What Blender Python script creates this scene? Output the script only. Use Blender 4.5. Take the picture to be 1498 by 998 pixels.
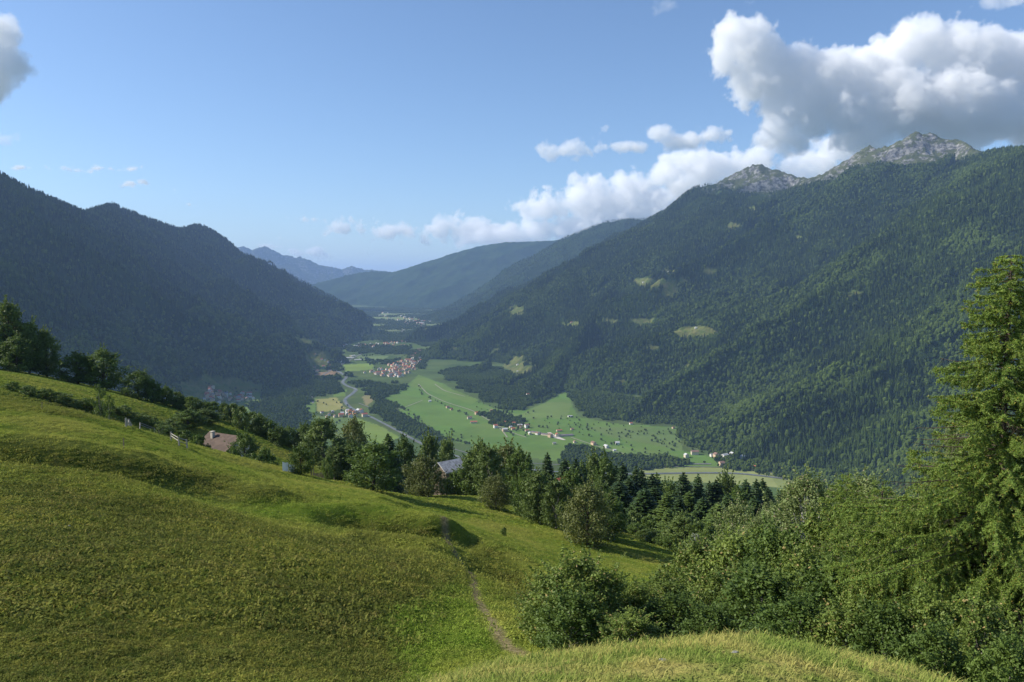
import bpy, math
import numpy as np
from math import radians as R, sin, cos, tan, pi
for o in list(bpy.data.objects): bpy.data.objects.remove(o)
SC = bpy.context.scene
COL = SC.collection
# ---------------------------------------------------------------- camera
FPX, CXP, CYP = 1176.0, 749.0, 499.0           # focal length in photo pixels, photo centre
PITCH = math.atan(84.0 / FPX)
cd = bpy.data.cameras.new('camera'); cam = bpy.data.objects.new('camera', cd); COL.objects.link(cam)
cd.sensor_fit = 'HORIZONTAL'; cd.sensor_width = 36; cd.lens = 36 * FPX / 1498
cd.clip_start = 0.1; cd.clip_end = 200000
cam.location = (0, 0, 0); cam.rotation_euler = (pi / 2 - PITCH, 0, 0)
SC.camera = cam
# ---------------------------------------------------------------- world, sun, exposure
SUN_EL, SUN_AZ = R(36), R(-84)                  # azimuth from +Y, clockwise
S = np.array([sin(SUN_AZ) * cos(SUN_EL), cos(SUN_AZ) * cos(SUN_EL), sin(SUN_EL)])
SC.view_settings.view_transform = 'Standard'; SC.view_settings.look = 'None'
SC.view_settings.gamma = 1; SC.view_settings.use_curve_mapping = False
SC.view_settings.exposure = 0.52
W = bpy.data.worlds.new('World'); SC.world = W; W.use_nodes = True
sl = bpy.data.lights.new('sun', 'SUN'); sun = bpy.data.objects.new('sun', sl); COL.objects.link(sun)
sl.energy = 5.0; sl.angle = R(0.53); sl.color = (1.0, 0.94, 0.83)
from mathutils import Vector
sun.rotation_euler = Vector(S).to_track_quat('Z', 'Y').to_euler()
sun.location = tuple(S * 50)
SC.cycles.use_denoising = True
SC.cycles.volume_bounces = 12; SC.cycles.volume_step_rate = 1.8
SC.cycles.max_bounces = 14; SC.cycles.diffuse_bounces = 3; SC.cycles.transmission_bounces = 4; SC.cycles.glossy_bounces = 2
SC.cycles.transparent_max_bounces = 8
SC.cycles.sample_clamp_indirect = 4.0
# ---------------------------------------------------------------- node helper
class NT:
    """tiny node-tree writer; values may be sockets, numbers or tuples"""
    def __init__(s, nt): s.nt = nt
    def n(s, typ, ins=None, **kw):
        nd = s.nt.nodes.new(typ)
        for k, v in kw.items(): setattr(nd, k, v)
        for k, v in (ins or {}).items(): s.put(nd.inputs[k], v)
        return nd
    def put(s, sock, v):
        if isinstance(v, bpy.types.NodeSocket): s.nt.links.new(v, sock)
        elif v is not None:
            if isinstance(v, (tuple, list)) and sock.type == 'RGBA' and len(v) == 3: v = (*v, 1)
            sock.default_value = v
    def m(s, op, a, b=None, c=None, clamp=False):
        nd = s.nt.nodes.new('ShaderNodeMath'); nd.operation = op; nd.use_clamp = clamp
        for i, v in enumerate((a, b, c)):
            if v is not None: s.put(nd.inputs[i], v)
        return nd.outputs[0]
    def vm(s, op, a, b=None, sc=None):
        nd = s.nt.nodes.new('ShaderNodeVectorMath'); nd.operation = op
        s.put(nd.inputs[0], a)
        if b is not None: s.put(nd.inputs[1], b)
        if sc is not None: s.put(nd.inputs[3], sc)
        return nd.outputs[1] if op in ('DOT_PRODUCT', 'LENGTH', 'DISTANCE') else nd.outputs[0]
    def noise(s, vec, scale, detail=4, rough=0.5, dist=0, out=0, dim='3D'):
        nd = s.n('ShaderNodeTexNoise', {'Scale': scale, 'Detail': detail, 'Roughness': rough, 'Distortion': dist}, noise_dimensions=dim)
        if vec is not None: s.put(nd.inputs['Vector'], vec)
        return nd.outputs[out]
    def ss(s, x, a, b, lo=0.0, hi=1.0):
        nd = s.nt.nodes.new('ShaderNodeMapRange'); nd.interpolation_type = 'SMOOTHSTEP'
        for i, v in enumerate((x, a, b, lo, hi)): s.put(nd.inputs[i], v)
        return nd.outputs[0]
    def mix(s, f, a, b, typ='RGBA', blend='MIX'):
        nd = s.nt.nodes.new('ShaderNodeMix'); nd.data_type = typ
        if typ == 'RGBA':
            nd.blend_type = blend; s.put(nd.inputs[0], f); s.put(nd.inputs[6], a); s.put(nd.inputs[7], b); return nd.outputs[2]
        s.put(nd.inputs[0], f); s.put(nd.inputs[2], a); s.put(nd.inputs[3], b); return nd.outputs[0]
def new_mat(name):
    m = bpy.data.materials.new(name); m.use_nodes = True; m.node_tree.nodes.clear()
    t = NT(m.node_tree); out = m.node_tree.nodes.new('ShaderNodeOutputMaterial')
    return m, t, out
wt = NT(W.node_tree)
for n in list(W.node_tree.nodes): W.node_tree.nodes.remove(n)
sky = wt.n('ShaderNodeTexSky', sky_type='NISHITA', sun_disc=False, sun_elevation=SUN_EL, sun_rotation=SUN_AZ, altitude=900.0, air_density=1.0, dust_density=0.9, ozone_density=4.5)
bg = wt.n('ShaderNodeBackground', {'Strength': 0.112}); wt.put(bg.inputs[0], sky.outputs[0])
wo = wt.n('ShaderNodeOutputWorld'); wt.put(wo.inputs[0], bg.outputs[0])

# ---------------------------------------------------------------- pixels <-> world
cp, sp = cos(PITCH), sin(PITCH)
def P(px, py, D):
    """world point at forward distance D on the ray through photo pixel (px, py)"""
    cx, cy = (px - CXP) / FPX, (CYP - py) / FPX
    dy, dz = cp + cy * sp, -sp + cy * cp
    return np.array([cx * D / dy, D, dz * D / dy])
def pix(X, Y, Z):
    d = Y * cp - Z * sp; u = Y * sp + Z * cp
    d = np.where(d < 1e-3, 1e-3, d)
    return CXP + FPX * X / d, CYP - FPX * u / d
# ---------------------------------------------------------------- numpy noise
def _h(ix, iy, seed):
    h = (ix.astype(np.int64) * 374761393 + iy.astype(np.int64) * 668265263 + seed * 2147483647) & 0xffffffff
    h = ((h ^ (h >> 13)) * 1274126177) & 0xffffffff
    h = h ^ (h >> 16)
    return (h & 0xffffff) / float(0xffffff) * 2 - 1
def vnoise(x, y, seed=0):
    ix, iy = np.floor(x), np.floor(y); fx, fy = x - ix, y - iy
    ux, uy = fx * fx * fx * (fx * (fx * 6 - 15) + 10), fy * fy * fy * (fy * (fy * 6 - 15) + 10)
    a, b = _h(ix, iy, seed), _h(ix + 1, iy, seed); c, d = _h(ix, iy + 1, seed), _h(ix + 1, iy + 1, seed)
    return (a + (b - a) * ux) * (1 - uy) + (c + (d - c) * ux) * uy
def fbm(x, y, sc, oc=4, seed=0, gain=0.5):
    s = 0; a = 1; f = 1 / sc; t = 0
    for i in range(oc):
        s = s + a * vnoise(x * f + 17.3 * i, y * f - 9.1 * i, seed + i); t += a; a *= gain; f *= 2.03
    return s / t
def ridged(x, y, sc, oc=4, seed=0, gain=0.5):
    s = 0; a = 1; f = 1 / sc; t = 0
    for i in range(oc):
        s = s + a * (1 - np.abs(vnoise(x * f + 7.7 * i, y * f + 3.1 * i, seed + i)) * 2); t += a; a *= gain; f *= 2.1
    return s / t
def sstep(x, a, b):
    t = np.clip((x - a) / (b - a), 0, 1); return t * t * (3 - 2 * t)
def inpoly(px, py, poly):
    r = np.zeros(px.shape, bool); n = len(poly)
    for i in range(n):
        x1, y1 = poly[i]; x2, y2 = poly[(i + 1) % n]
        c = ((y1 > py) != (y2 > py)) & (px < (x2 - x1) * (py - y1) / ((y2 - y1) + 1e-9) + x1)
        r ^= c
    return r
def polydist(px, py, poly, closed=False):
    """distance to a polyline and the signed side"""
    best = np.full(px.shape, 1e12); side = np.zeros(px.shape); tt = np.zeros(px.shape)
    n = len(poly); segs = n if closed else n - 1
    for i in range(segs):
        a = np.array(poly[i][:2], float); b = np.array(poly[(i + 1) % n][:2], float)
        d = b - a; L = (d ** 2).sum() + 1e-9
        t = np.clip(((px - a[0]) * d[0] + (py - a[1]) * d[1]) / L, 0, 1)
        ex, ey = px - a[0] - t * d[0], py - a[1] - t * d[1]
        dd = ex * ex + ey * ey
        m = dd < best
        best = np.where(m, dd, best); side = np.where(m, np.sign(d[0] * ey - d[1] * ex), side); tt = np.where(m, (i + t) / segs, tt)
    return np.sqrt(best), side, tt
def smax(a, b, k):
    h = np.clip(0.5 + 0.5 * (a - b) / k, 0, 1)
    return b * (1 - h) + a * h + k * h * (1 - h)
# ---------------------------------------------------------------- terrain height functions
def floor_z(X, Y):
    d = np.sqrt(X ** 2 + Y ** 2)
    z = np.interp(Y, [0, 2500, 5300, 7000, 11000, 14000, 40000], [-612, -600, -560, -530, -440, -400, -300])
    return z + 4 * fbm(X, Y, 700, 3, 5)
def ridge_h(X, Y, poly, s0, k):
    best = np.full(X.shape, -1e9); bd = np.zeros(X.shape)
    for a, b in zip(poly[:-1], poly[1:]):
        d = b[:2] - a[:2]; L = (d ** 2).sum()
        t = np.clip(((X - a[0]) * d[0] + (Y - a[1]) * d[1]) / L, 0, 1)
        r = np.hypot(X - a[0] - t * d[0], Y - a[1] - t * d[1])
        z = a[2] + (b[2] - a[2]) * t - (s0 * r - k * np.minimum(r, s0 / (2.4 * k)) ** 2)
        m = z > best
        best = np.where(m, z, best); bd = np.where(m, r, bd)
    return best, bd
def PL(*pts): return [P(*p) if len(p) == 3 else np.array(p[:3], float) for p in pts]
W3 = lambda x, y, z: (x, y, z, 0)
LEFT_RIDGES = [
    PL(W3(-2900, -1500, 500), W3(-3100, 2000, 560), W3(-3150, 3600, 640), (0, 256, 4800), (60, 284, 5150), (120, 312, 5600), (165, 299, 6600), (205, 316, 6900), (262, 336, 7300), (290, 329, 8000)),
    PL((290, 329, 8000), (312, 348, 8300), (345, 366, 8600), (420, 400, 9100), (480, 431, 9500), (530, 457, 9700), (556, 472, 9800)),
    PL((165, 299, 6600), (240, 350, 6450), (330, 410, 6450), (400, 460, 6600), (452, 500, 6700)),
    PL((120, 312, 5600), (200, 372, 5350), (270, 432, 5300), (340, 488, 5350), (395, 530, 5300)),
    PL((0, 258, 4800), (20, 330, 4350), (70, 388, 4150), (150, 441, 4000), (230, 502, 3930), (272, 562, 3800)),
    PL(W3(-3150, 3600, 640), W3(-2500, 3100, 150), W3(-2000, 2800, -200), W3(-1500, 2700, -450)),
]
RIGHT_RIDGES = [
    PL(W3(3600, 500, 500), W3(3300, 2400, 600), (1700, 205, 3700), (1560, 214, 4150), (1498, 217, 4450), (1440, 224, 5300), (1405, 203, 5800), (1380, 196, 5900), (1340, 193, 5950),
       (1318, 203, 6020), (1300, 212, 6150), (1272, 210, 6300), (1240, 232, 6500), (1215, 247, 6620), (1198, 257, 6700), (1165, 258, 6900), (1138, 241, 7150), (1112, 239, 7250), (1090, 243, 7350), (1060, 259, 7500), (1040, 270, 7600),
       (980, 304, 8000), (940, 329, 8200), (900, 352, 8250), (860, 378, 8200), (780, 424, 8000), (700, 460, 7800), (640, 492, 7500), (606, 512, 7300)),
    PL((900, 410, 6000), (880, 440, 5600), (840, 500, 4900), (800, 555, 4350), (780, 588, 3950)),
    PL((1020, 460, 4900), (980, 520, 4300), (940, 580, 3800), (918, 612, 3450)),
    PL((760, 470, 6700), (735, 505, 6000), (700, 548, 5000)),
    PL((1340, 193, 5950), (1250, 290, 5500), (1200, 345, 5200)),
    PL((1138, 241, 7150), (1080, 320, 6700), (1010, 380, 6300)),
]
R2_RIDGE = [PL(W3(4500, 9500, 900), (1050, 330, 10200), (940, 320, 10500), (915, 320, 10500), (880, 326, 10600), (830, 346, 10800), (780, 386, 10800), (700, 446, 10300), (640, 474, 9900)),]
R3_RIDGE = [PL(W3(6000, 14000, 1200), (950, 340, 14500), (850, 350, 15000), (800, 352, 15000), (740, 354, 15300), (700, 360, 15500), (660, 371, 15600), (620, 384, 15600), (575, 398, 16000), (545, 396, 16200), (520, 399, 16300), (490, 407, 16500), (440, 420, 16800), (380, 440, 16800)),]
FAR_RIDGE = [PL((250, 372, 25000), (320, 372, 24500), (345, 362, 24000), (356, 359, 24000), (368, 366, 24000), (382, 360, 24000), (392, 362, 24000), (410, 371, 24300), (430, 375, 24500), (445, 377, 24500), (465, 386, 24500), (480, 389, 24600), (500, 393, 25000), (515, 389, 25000), (530, 393, 25500), (600, 400, 26000), (800, 405, 27000)),]
AX = np.array([-.368, .93]); PN = np.array([.93, .368])
def mountain(X, Y, ridges, s0, k, amp, seed, sc=420.0, crest=6.0, mid=.35, spur=None):
    h = np.full(X.shape, -1e9); d = np.zeros(X.shape)
    for ri, r in enumerate(ridges):
        hh, dd = ridge_h(X, Y, r, s0 if ri == 0 or not spur else spur, k if ri == 0 or not spur else k * 2.2)
        m = hh > h; h = np.where(m, hh, h); d = np.where(m, dd, d)
    u = X * AX[0] + Y * AX[1]; v = X * PN[0] + Y * PN[1]
    wu = u + 220 * fbm(X, Y, 900, 3, seed + 50) + 0.25 * v
    A = np.clip(d / 500, 0, 1) * amp
    rd = ridged(wu * 1.0, v * 0.33, sc, 4, seed)
    h = h + A * (rd - 0.45) + crest * fbm(X, Y, 60, 4, seed + 9) + A * mid * fbm(X, Y, 300, 4, seed + 3)
    return h, d
def h_left(X, Y):
    h, d = mountain(X, Y, LEFT_RIDGES, 0.71, 3.0e-5, 230, 11, 620.0, 5.0, .75, 1.0)
    return h - 42 * np.exp(-((X + 1680) ** 2 + (Y - 3850) ** 2) / 380.0 ** 2), d
def h_right(X, Y):
    h, d = mountain(X, Y, RIGHT_RIDGES, 0.60, 2.2e-5, 185, 23, 560.0, 9.0)
    w = sstep(h, 650, 950) * sstep(Y, 5000, 5600)
    return h + w * (46 * (ridged(X, Y, 230, 5, 91, .6) - .5) - 6), d
def h_r2(X, Y): return mountain(X, Y, R2_RIDGE, 0.62, 2.2e-5, 120, 31, 600.0, 8.0)
def h_r3(X, Y): return mountain(X, Y, R3_RIDGE, 0.50, 1.2e-5, 150, 37, 900.0, 12.0)
def h_far(X, Y): return mountain(X, Y, FAR_RIDGE, 0.60, 1.0e-5, 200, 41, 1200.0, 45.0)
# near hillside: smooth surface through surveyed spots, in (bearing, log distance) space
SPOTS = []
def spot(px, py, D): SPOTS.append(P(px, py, D))
for a in [
 # the mound the picture is taken from
 (1100,935,6.6),(1250,962,6.9),(1000,944,6.9),(900,952,7.2),(1350,985,7.6),(800,965,7.6),(700,984,7.4),(600,1012,6.4),(450,1045,5.6),(250,1080,5.4),
 # dip beyond, the path and the right side
 (780,945,25),(740,920,28),(710,880,36),(690,840,46),(665,790,62),(640,765,72),
 (900,960,22),(1000,990,16),(1100,1000,16),(1250,1030,16),(1400,1050,16),(1498,1060,16),
 # near left meadow
 (0,998,16),(150,998,16.5),(300,998,17),(450,1010,17),(600,1020,17),(0,860,24),(150,860,25.5),(300,862,27),(450,868,29),(560,880,31),(640,900,31),
 (0,780,33),(150,790,34),(300,800,36),(450,812,38),(560,830,40),(0,704,47),(120,716,48),(230,733,50),(340,760,52),(450,785,52),(560,805,52),
 (0,640,66),(200,672,66),(300,700,68),(400,728,68),(520,745,72),
 (0,607,88),(150,630,88),(300,672,95),(420,705,98),(560,725,100),(0,582,112),(100,602,112),(200,632,116),(300,662,128),(400,690,138),(500,706,152),
 # behind the shoulder: a hollow, then the far strip of meadow
 (0,604,140),(100,634,142),(200,668,148),(300,700,158),(400,716,172),(500,722,185),
 (0,562,175),(100,585,180),(200,612,185),(0,541,232),(100,560,236),(200,585,238),(300,612,240),(360,630,240),(320,668,205),(250,640,200),(400,660,225),(450,672,235),(520,690,240),
 # meadow below the path down to the trees
 (560,722,160),(700,760,130),(600,745,115),(830,783,128),(920,806,122),(985,832,112),(930,850,90),(850,830,100),(750,812,82),(760,860,55),(850,900,45),(950,900,50),(1050,860,80),
 (700,725,175),(780,760,150),(860,770,150),(960,800,135),
 (1100,880,60),(1250,900,50),(1400,900,45),(1498,900,45),(1150,940,30),(1300,960,30),(1450,980,28),
 # wooded slope under the meadow
 (600,738,250),(760,755,250),(900,778,250),(1050,805,250),(1200,820,230),(1400,840,200),(560,738,400),(700,760,400),(900,790,400),(1100,815,400),(1400,850,400),
 (0,606,400),(150,640,400),(300,680,400),(420,710,400)]: spot(*a)
for az in (-56, -45, 38, 48, 58):
    for r, q in ((3, .52), (7, .47), (16, .49 if az < 0 else .55), (35, .29 if az < 0 else .42), (70, .16 if az < 0 else .37), (130, .11 if az < 0 else .34), (240, .095 if az < 0 else .33)):
        if az < 0: q = q * (1.0 if az > -50 else 0.92)
        SPOTS.append(np.array([r * sin(R(az)), r * cos(R(az)), -q * r]))
for px in (0, 300, 700, 1100, 1498): SPOTS.append(P(px, 415 + FPX * 0.62, 3.2))
for px in (0, 300, 700, 1100, 1498): SPOTS.append(P(px, 415 + FPX * 1.3, 1.3))
for az in (-58, -40, -25, -10, 5, 20, 35, 55):
    for r, q in ((700, .36), (1100, .45), (1700, .45)):
        qq = q + (0.05 if az > 10 else 0) + (0.0 if az > -20 else 0.0)
        SPOTS.append(np.array([r * sin(R(az)), r * cos(R(az)), -qq * r]))
SPOTS = np.array(SPOTS)
def _ac(X, Y):
    r = np.maximum(np.hypot(X, Y), 0.6); return np.arctan2(X, np.maximum(Y, 1e-6)) * 2.2, np.log(r), r
_sa, _sl, _sr = _ac(SPOTS[:, 0], SPOTS[:, 1]); _sq = SPOTS[:, 2] / _sr
def _phi(r2): return np.where(r2 > 0, 0.5 * r2 * np.log(r2 + 1e-12), 0)
_n = len(SPOTS)
_K = _phi((_sa[:, None] - _sa) ** 2 + (_sl[:, None] - _sl) ** 2) + np.eye(_n) * 0.0006
_Q = np.stack([np.ones(_n), _sa, _sl], 1)
_A = np.block([[_K, _Q], [_Q.T, np.zeros((3, 3))]])
_w = np.linalg.solve(_A, np.r_[_sq, 0, 0, 0])
def near_base(X, Y):
    X = np.asarray(X, float); Y = np.asarray(Y, float)
    sh = X.shape; a, l, r = _ac(X.ravel(), Y.ravel()); q = np.zeros(a.shape)
    for i0 in range(0, len(a), 40000):
        s_ = slice(i0, i0 + 40000)
        K = _phi((a[s_, None] - _sa) ** 2 + (l[s_, None] - _sl) ** 2)
        q[s_] = K @ _w[:_n] + _w[_n] + _w[_n + 1] * a[s_] + _w[_n + 2] * l[s_]
    return (q * r).reshape(sh)
def cast(px, py, fn, d0=3.0, d1=12000.0, n=1500):
    """where the ray through a photo pixel first meets the height function"""
    D = np.geomspace(d0, d1, n); p = np.array([P(px, py, d) for d in D]) if np.isscalar(px) else None
    z = fn(p[:, 0], p[:, 1]); below = p[:, 2] < z
    i = int(np.argmax(below))
    if not below[i]: return None
    if i == 0: return p[0]
    a0 = p[i - 1, 2] - z[i - 1]; a1 = z[i] - p[i, 2]; t = a0 / (a0 + a1 + 1e-9)
    q = p[i - 1] * (1 - t) + p[i] * t; return q
# banks across the meadow: (pixel line along the bank, height, half width, starting distance for the search)
BANKS = [
 ([(-60, 655), (40, 662), (120, 672), (210, 690), (330, 708)], 1.25, 3.2, 40),
 ([(300, 716), (380, 728), (450, 733)], 0.45, 1.8, 40),
 ([(430, 752), (520, 757), (600, 768), (668, 788)], 1.0, 2.3, 40),
 ([(560, 738), (610, 748), (645, 766)], 0.5, 1.8, 40),
 ([(500, 790), (560, 798), (640, 812)], 0.45, 1.8, 35),
 ([(690, 792), (730, 822), (770, 858), (800, 885)], 1.4, 2.2, 30),
]
_bk = []
for ln, hh, ww, dd in BANKS:
    _bk.append((np.array([cast(a, b, near_base, dd, 500, 500) for a, b in ln]), hh, ww))
def near_h(X, Y):
    X = np.asarray(X, float); Y = np.asarray(Y, float)
    z = near_base(X, Y)
    r = np.hypot(X, Y)
    for pl, hh, ww in _bk:
        lo = pl[:, :2].min(0) - 20; hi = pl[:, :2].max(0) + 20
        m = (X > lo[0]) & (X < hi[0]) & (Y > lo[1]) & (Y < hi[1])
        if m.any():
            d, s, t = polydist(X[m], Y[m], pl); sd = d * s / ww
            taper = sstep(t, 0, .12) * sstep(1 - t, 0, .12)
            z[m] = z[m] + hh * taper * sd * np.exp(0.5 - sd * sd / 2) * (0.8 + 0.5 * fbm(X[m], Y[m], 9, 2, 77))
    # swells and terraces of the grazed slope
    w = sstep(r, 14, 40)
    z = z + w * (0.16 * fbm(X, Y, 9, 3, 61) + 0.4 * fbm(X * .6 + Y * .5, Y, 26, 2, 62)) + sstep(r, 4, 12) * 0.05 * fbm(X, Y, 1.6, 3, 63)
    t_ = sstep(r, 34, 60) * sstep(260 - r, 0, 40)
    z = z + t_ * (0.42 * fbm(X * .32 + Y * .1, Y, 6.5, 2, 65) + 0.75 * fbm(X * .35, Y + X * .2, 15, 2, 66))
    z = z + 0.018 * fbm(X, Y, .7, 3, 64) * sstep(r, 2, 4)
    return z
def withfloor(fn, k):
    return lambda X, Y: smax(fn(X, Y)[0], floor_z(X, Y) - 12, k)
def surf(X, Y):
    """the ground one stands on anywhere in the scene"""
    X = np.asarray(X, float); Y = np.asarray(Y, float)
    z = floor_z(X, Y)
    for fn, k in ((h_left, 45), (h_right, 60), (h_r2, 50), (h_r3, 50), (h_far, 40)): z = np.maximum(z, withfloor(fn, k)(X, Y))
    m = np.hypot(X, Y) < 1900
    if m.any(): z[m] = np.maximum(z[m], near_h(X[m], Y[m]))
    return z
def cast_many(px, py, d0=2300, d1=14000, n=420):
    px = np.asarray(px, float); py = np.asarray(py, float); D = np.geomspace(d0, d1, n)[None, :]
    cx, cy = (px - CXP) / FPX, (CYP - py) / FPX; dy, dz = cp + cy * sp, -sp + cy * cp
    X = (cx / dy)[:, None] * D; Z = (dz / dy)[:, None] * D; Y = np.broadcast_to(D, X.shape)
    H = surf(X.ravel(), Y.ravel()).reshape(X.shape); b = Z < H; i = np.clip(b.argmax(1), 1, n - 1); r = np.arange(len(px))
    a0 = Z[r, i - 1] - H[r, i - 1]; a1 = H[r, i] - Z[r, i]; t = np.clip(a0 / (a0 + a1 + 1e-9), 0, 1)
    x = X[r, i - 1] * (1 - t) + X[r, i] * t; y = Y[r, i - 1] * (1 - t) + Y[r, i] * t
    return np.c_[x, y, surf(x, y)], b.any(1)
# ---------------------------------------------------------------- mesh + tags
def mesh_np(name, V, F, mats=(), mi=None, smooth=False, attrs=None, cols=None):
    me = bpy.data.meshes.new(name); V = np.asarray(V, np.float32); F = np.asarray(F, np.int32)
    k = F.shape[1]; nf = len(F)
    me.vertices.add(len(V)); me.vertices.foreach_set('co', V.ravel())
    me.loops.add(nf * k); me.loops.foreach_set('vertex_index', F.ravel())
    me.polygons.add(nf); me.polygons.foreach_set('loop_start', np.arange(0, nf * k, k, dtype=np.int32))
    if mi is not None: me.polygons.foreach_set('material_index', np.asarray(mi, np.int32))
    me.polygons.foreach_set('use_smooth', np.full(nf, bool(smooth)))
    for m in mats: me.materials.append(m)
    for an, av in (attrs or {}).items():
        at = me.attributes.new(an, 'FLOAT', 'POINT'); at.data.foreach_set('value', np.asarray(av, np.float32))
    for an, av in (cols or {}).items():
        at = me.color_attributes.new(an, 'FLOAT_COLOR', 'POINT'); at.data.foreach_set('color', np.c_[av, np.ones(len(av))].astype(np.float32).ravel())
    me.update(calc_edges=True)
    return me
def link(name, data, parent=None, loc=None):
    o = bpy.data.objects.new(name, data); COL.objects.link(o)
    if parent: o.parent = parent
    if loc is not None: o.location = tuple(float(c) for c in loc)
    return o
def tag(o, label=None, cat=None, group=None, kind=None):
    for k, v in (('label', label), ('category', cat), ('group', group), ('kind', kind)):
        if v: o[k] = v
    return o
def polar_patch(name, az0, az1, na, r0, r1, nr, fn, mat, colfn=None, cut=None):
    az = np.radians(np.linspace(az0, az1, na)); r = np.geomspace(r0, r1, nr)
    A, RR = np.meshgrid(az, r); X = (RR * np.sin(A)).ravel(); Y = (RR * np.cos(A)).ravel()
    Z = fn(X, Y); i = np.arange(nr - 1)[:, None] * na + np.arange(na - 1)
    F = np.stack([i, i + 1, i + na + 1, i + na], -1).reshape(-1, 4)
    V = np.c_[X, Y, Z]
    if cut is not None:
        keep = cut(X, Y, Z)[F].any(1); F = F[keep]
        u, inv = np.unique(F, return_inverse=True); F = inv.reshape(-1, 4); V = V[u]
    c = colfn(V[:, 0], V[:, 1], V[:, 2]) if colfn else {}
    a = {k: v for k, v in c.items() if v.ndim == 1}; cc = {k: v for k, v in c.items() if v.ndim == 2}
    o = link(name, mesh_np(name, V, F, [mat], smooth=True, attrs=a, cols=cc)); tag(o, kind='structure')
    return o
# ---------------------------------------------------------------- ground cover by place
FIELD_POLYS = [  # open valley floor right of the river, outlined on the ground
 [(612,548),(650,562),(690,585),(735,600),(770,600),(800,588),(830,572),(836,590),(845,610),(900,620),(990,625),(1000,660),(1060,672),(1060,690),(1010,683),(960,683),(925,676),(880,672),(820,676),(770,668),(700,655),(640,640),(590,605),(560,580),(585,570),(600,560)],
 [(452,514),(482,514),(478,545),(455,545)], [(503,534),(545,531),(545,541),(505,544)], [(520,520),(570,521),(560,526),(525,526)],
 [(440,585),(495,580),(508,600),(470,606),(445,602)], [(520,610),(560,625),(585,640),(560,650),(520,640)], [(485,572),(508,570),(505,578),(488,580)],
 [(555,575),(600,570),(600,610),(570,600)], [(560,455),(612,462),(640,474),(560,486),(500,498),(545,480)], [(430,490),(470,497),(465,505),(435,500)],
 [(258,562),(300,548),(345,554),(382,566),(386,592),(350,606),(285,605)],
 [(1040,690),(1170,690),(1170,705),(1040,705)],
]
CLEARINGS = [  # (px, py, half width, half height)
 (965,414,38,5),(981,424,10,9),(1040,397,14,5),(976,398,9,3),(755,456,10,6),(836,474,14,4),(938,470,20,5),(1018,486,30,8),(1000,490,18,5),
 (745,543,22,10),(770,540,18,7),(757,530,9,8),(662,512,9,3),(723,513,5,2),(866,517,7,2),(1005,536,8,2),(890,472,14,2),(1120,393,6,2),(822,590,14,14),(808,600,20,6),
 (1100,305,9,2),(1330,470,8,3),(1170,350,8,2),(700,530,9,3),(690,555,7,3),(905,560,8,3),(1060,560,9,2),(950,510,9,3),(1140,480,8,3),(1250,430,10,3),(870,430,9,3),(1075,330,10,3),(930,590,8,4),(725,570,10,4)]
def cov_right(X, Y, Z):
    px, py = pix(X, Y, Z)
    jx, jy = px + 11 * fbm(X, Y, 90, 4, 301, .6), py + 6 * fbm(X, Y, 90, 4, 302, .6)
    g = np.zeros(X.shape)
    for p in FIELD_POLYS: g = np.maximum(g, inpoly(jx, jy, p) * 1.0)
    for cx, cy, a, b in CLEARINGS:
        d = ((jx - cx) / (a * 1.0)) ** 2 + ((jy - cy) / (b * 1.05)) ** 2; g = np.maximum(g, sstep(1.5 - d, 0, .5))
    zz = Z + 130 * fbm(X, Y, 380, 4, 303)
    rock = sstep(zz, 560, 860) * sstep(X * PN[0] + Y * PN[1], 4100, 4500) * sstep(Y, 5100, 5600)
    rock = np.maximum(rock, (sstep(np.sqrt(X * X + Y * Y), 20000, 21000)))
    return {'open': g, 'rock': rock}
def cov_left(X, Y, Z):
    c = cov_right(X, Y, Z); return {'open': c['open'], 'rock': np.zeros(X.shape)}
def cov_plain(X, Y, Z):
    return {'open': np.zeros(X.shape), 'rock': np.zeros(X.shape)}
def mountain_mat(name, far=0.0):
    m, t, out = new_mat(name)
    geo = t.n('ShaderNodeNewGeometry'); pos = geo.outputs['Position']
    op = t.n('ShaderNodeAttribute', attribute_name='open').outputs['Fac']; rk = t.n('ShaderNodeAttribute', attribute_name='rock').outputs['Fac']
    n1 = t.noise(pos, 0.004, 6, 0.6); n2 = t.noise(pos, 0.03, 5, 0.65); n3 = t.noise(pos, 0.0015, 3)
    forest = t.mix(t.ss(n1, .35, .65), (.022, .046, .014), (.048, .080, .022))
    forest = t.mix(t.ss(n3, .5, .62), forest, (.042, .068, .022))
    meadow = t.mix(t.ss(n2, .35, .65), (.12, .17, .042), (.20, .195, .065))
    sep = t.n('ShaderNodeSeparateXYZ', {0: geo.outputs['Normal']})
    steep = sep.outputs[2]
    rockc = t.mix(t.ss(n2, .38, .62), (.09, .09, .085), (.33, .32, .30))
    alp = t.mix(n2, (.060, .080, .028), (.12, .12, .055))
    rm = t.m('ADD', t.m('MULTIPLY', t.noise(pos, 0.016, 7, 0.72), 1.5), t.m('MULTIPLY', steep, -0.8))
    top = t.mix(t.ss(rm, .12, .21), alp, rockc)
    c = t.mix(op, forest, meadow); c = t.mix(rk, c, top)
    b = t.n('ShaderNodeBump', {'Strength': 1.0, 'Distance': 14.0}); t.put(b.inputs['Height'], t.noise(pos, 0.035, 4, 0.7))
    bs = t.n('ShaderNodeBsdfDiffuse', {'Roughness': 1.0}); t.put(bs.inputs[0], c); t.put(bs.inputs['Normal'], b.outputs[0])
    t.put(out.inputs[0], bs.outputs[0]); return m
M_mtn = mountain_mat('wooded_mountain')
base_cut = lambda off: (lambda X, Y, Z: Z > floor_z(X, Y) - off)
cutf = lambda X, Y, Z: Z > floor_z(X, Y) - 11.5
left_m = polar_patch('left_mountains', -62, -6, 640, 1500, 11500, 420, withfloor(h_left, 45), M_mtn, cov_left, cutf)
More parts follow.
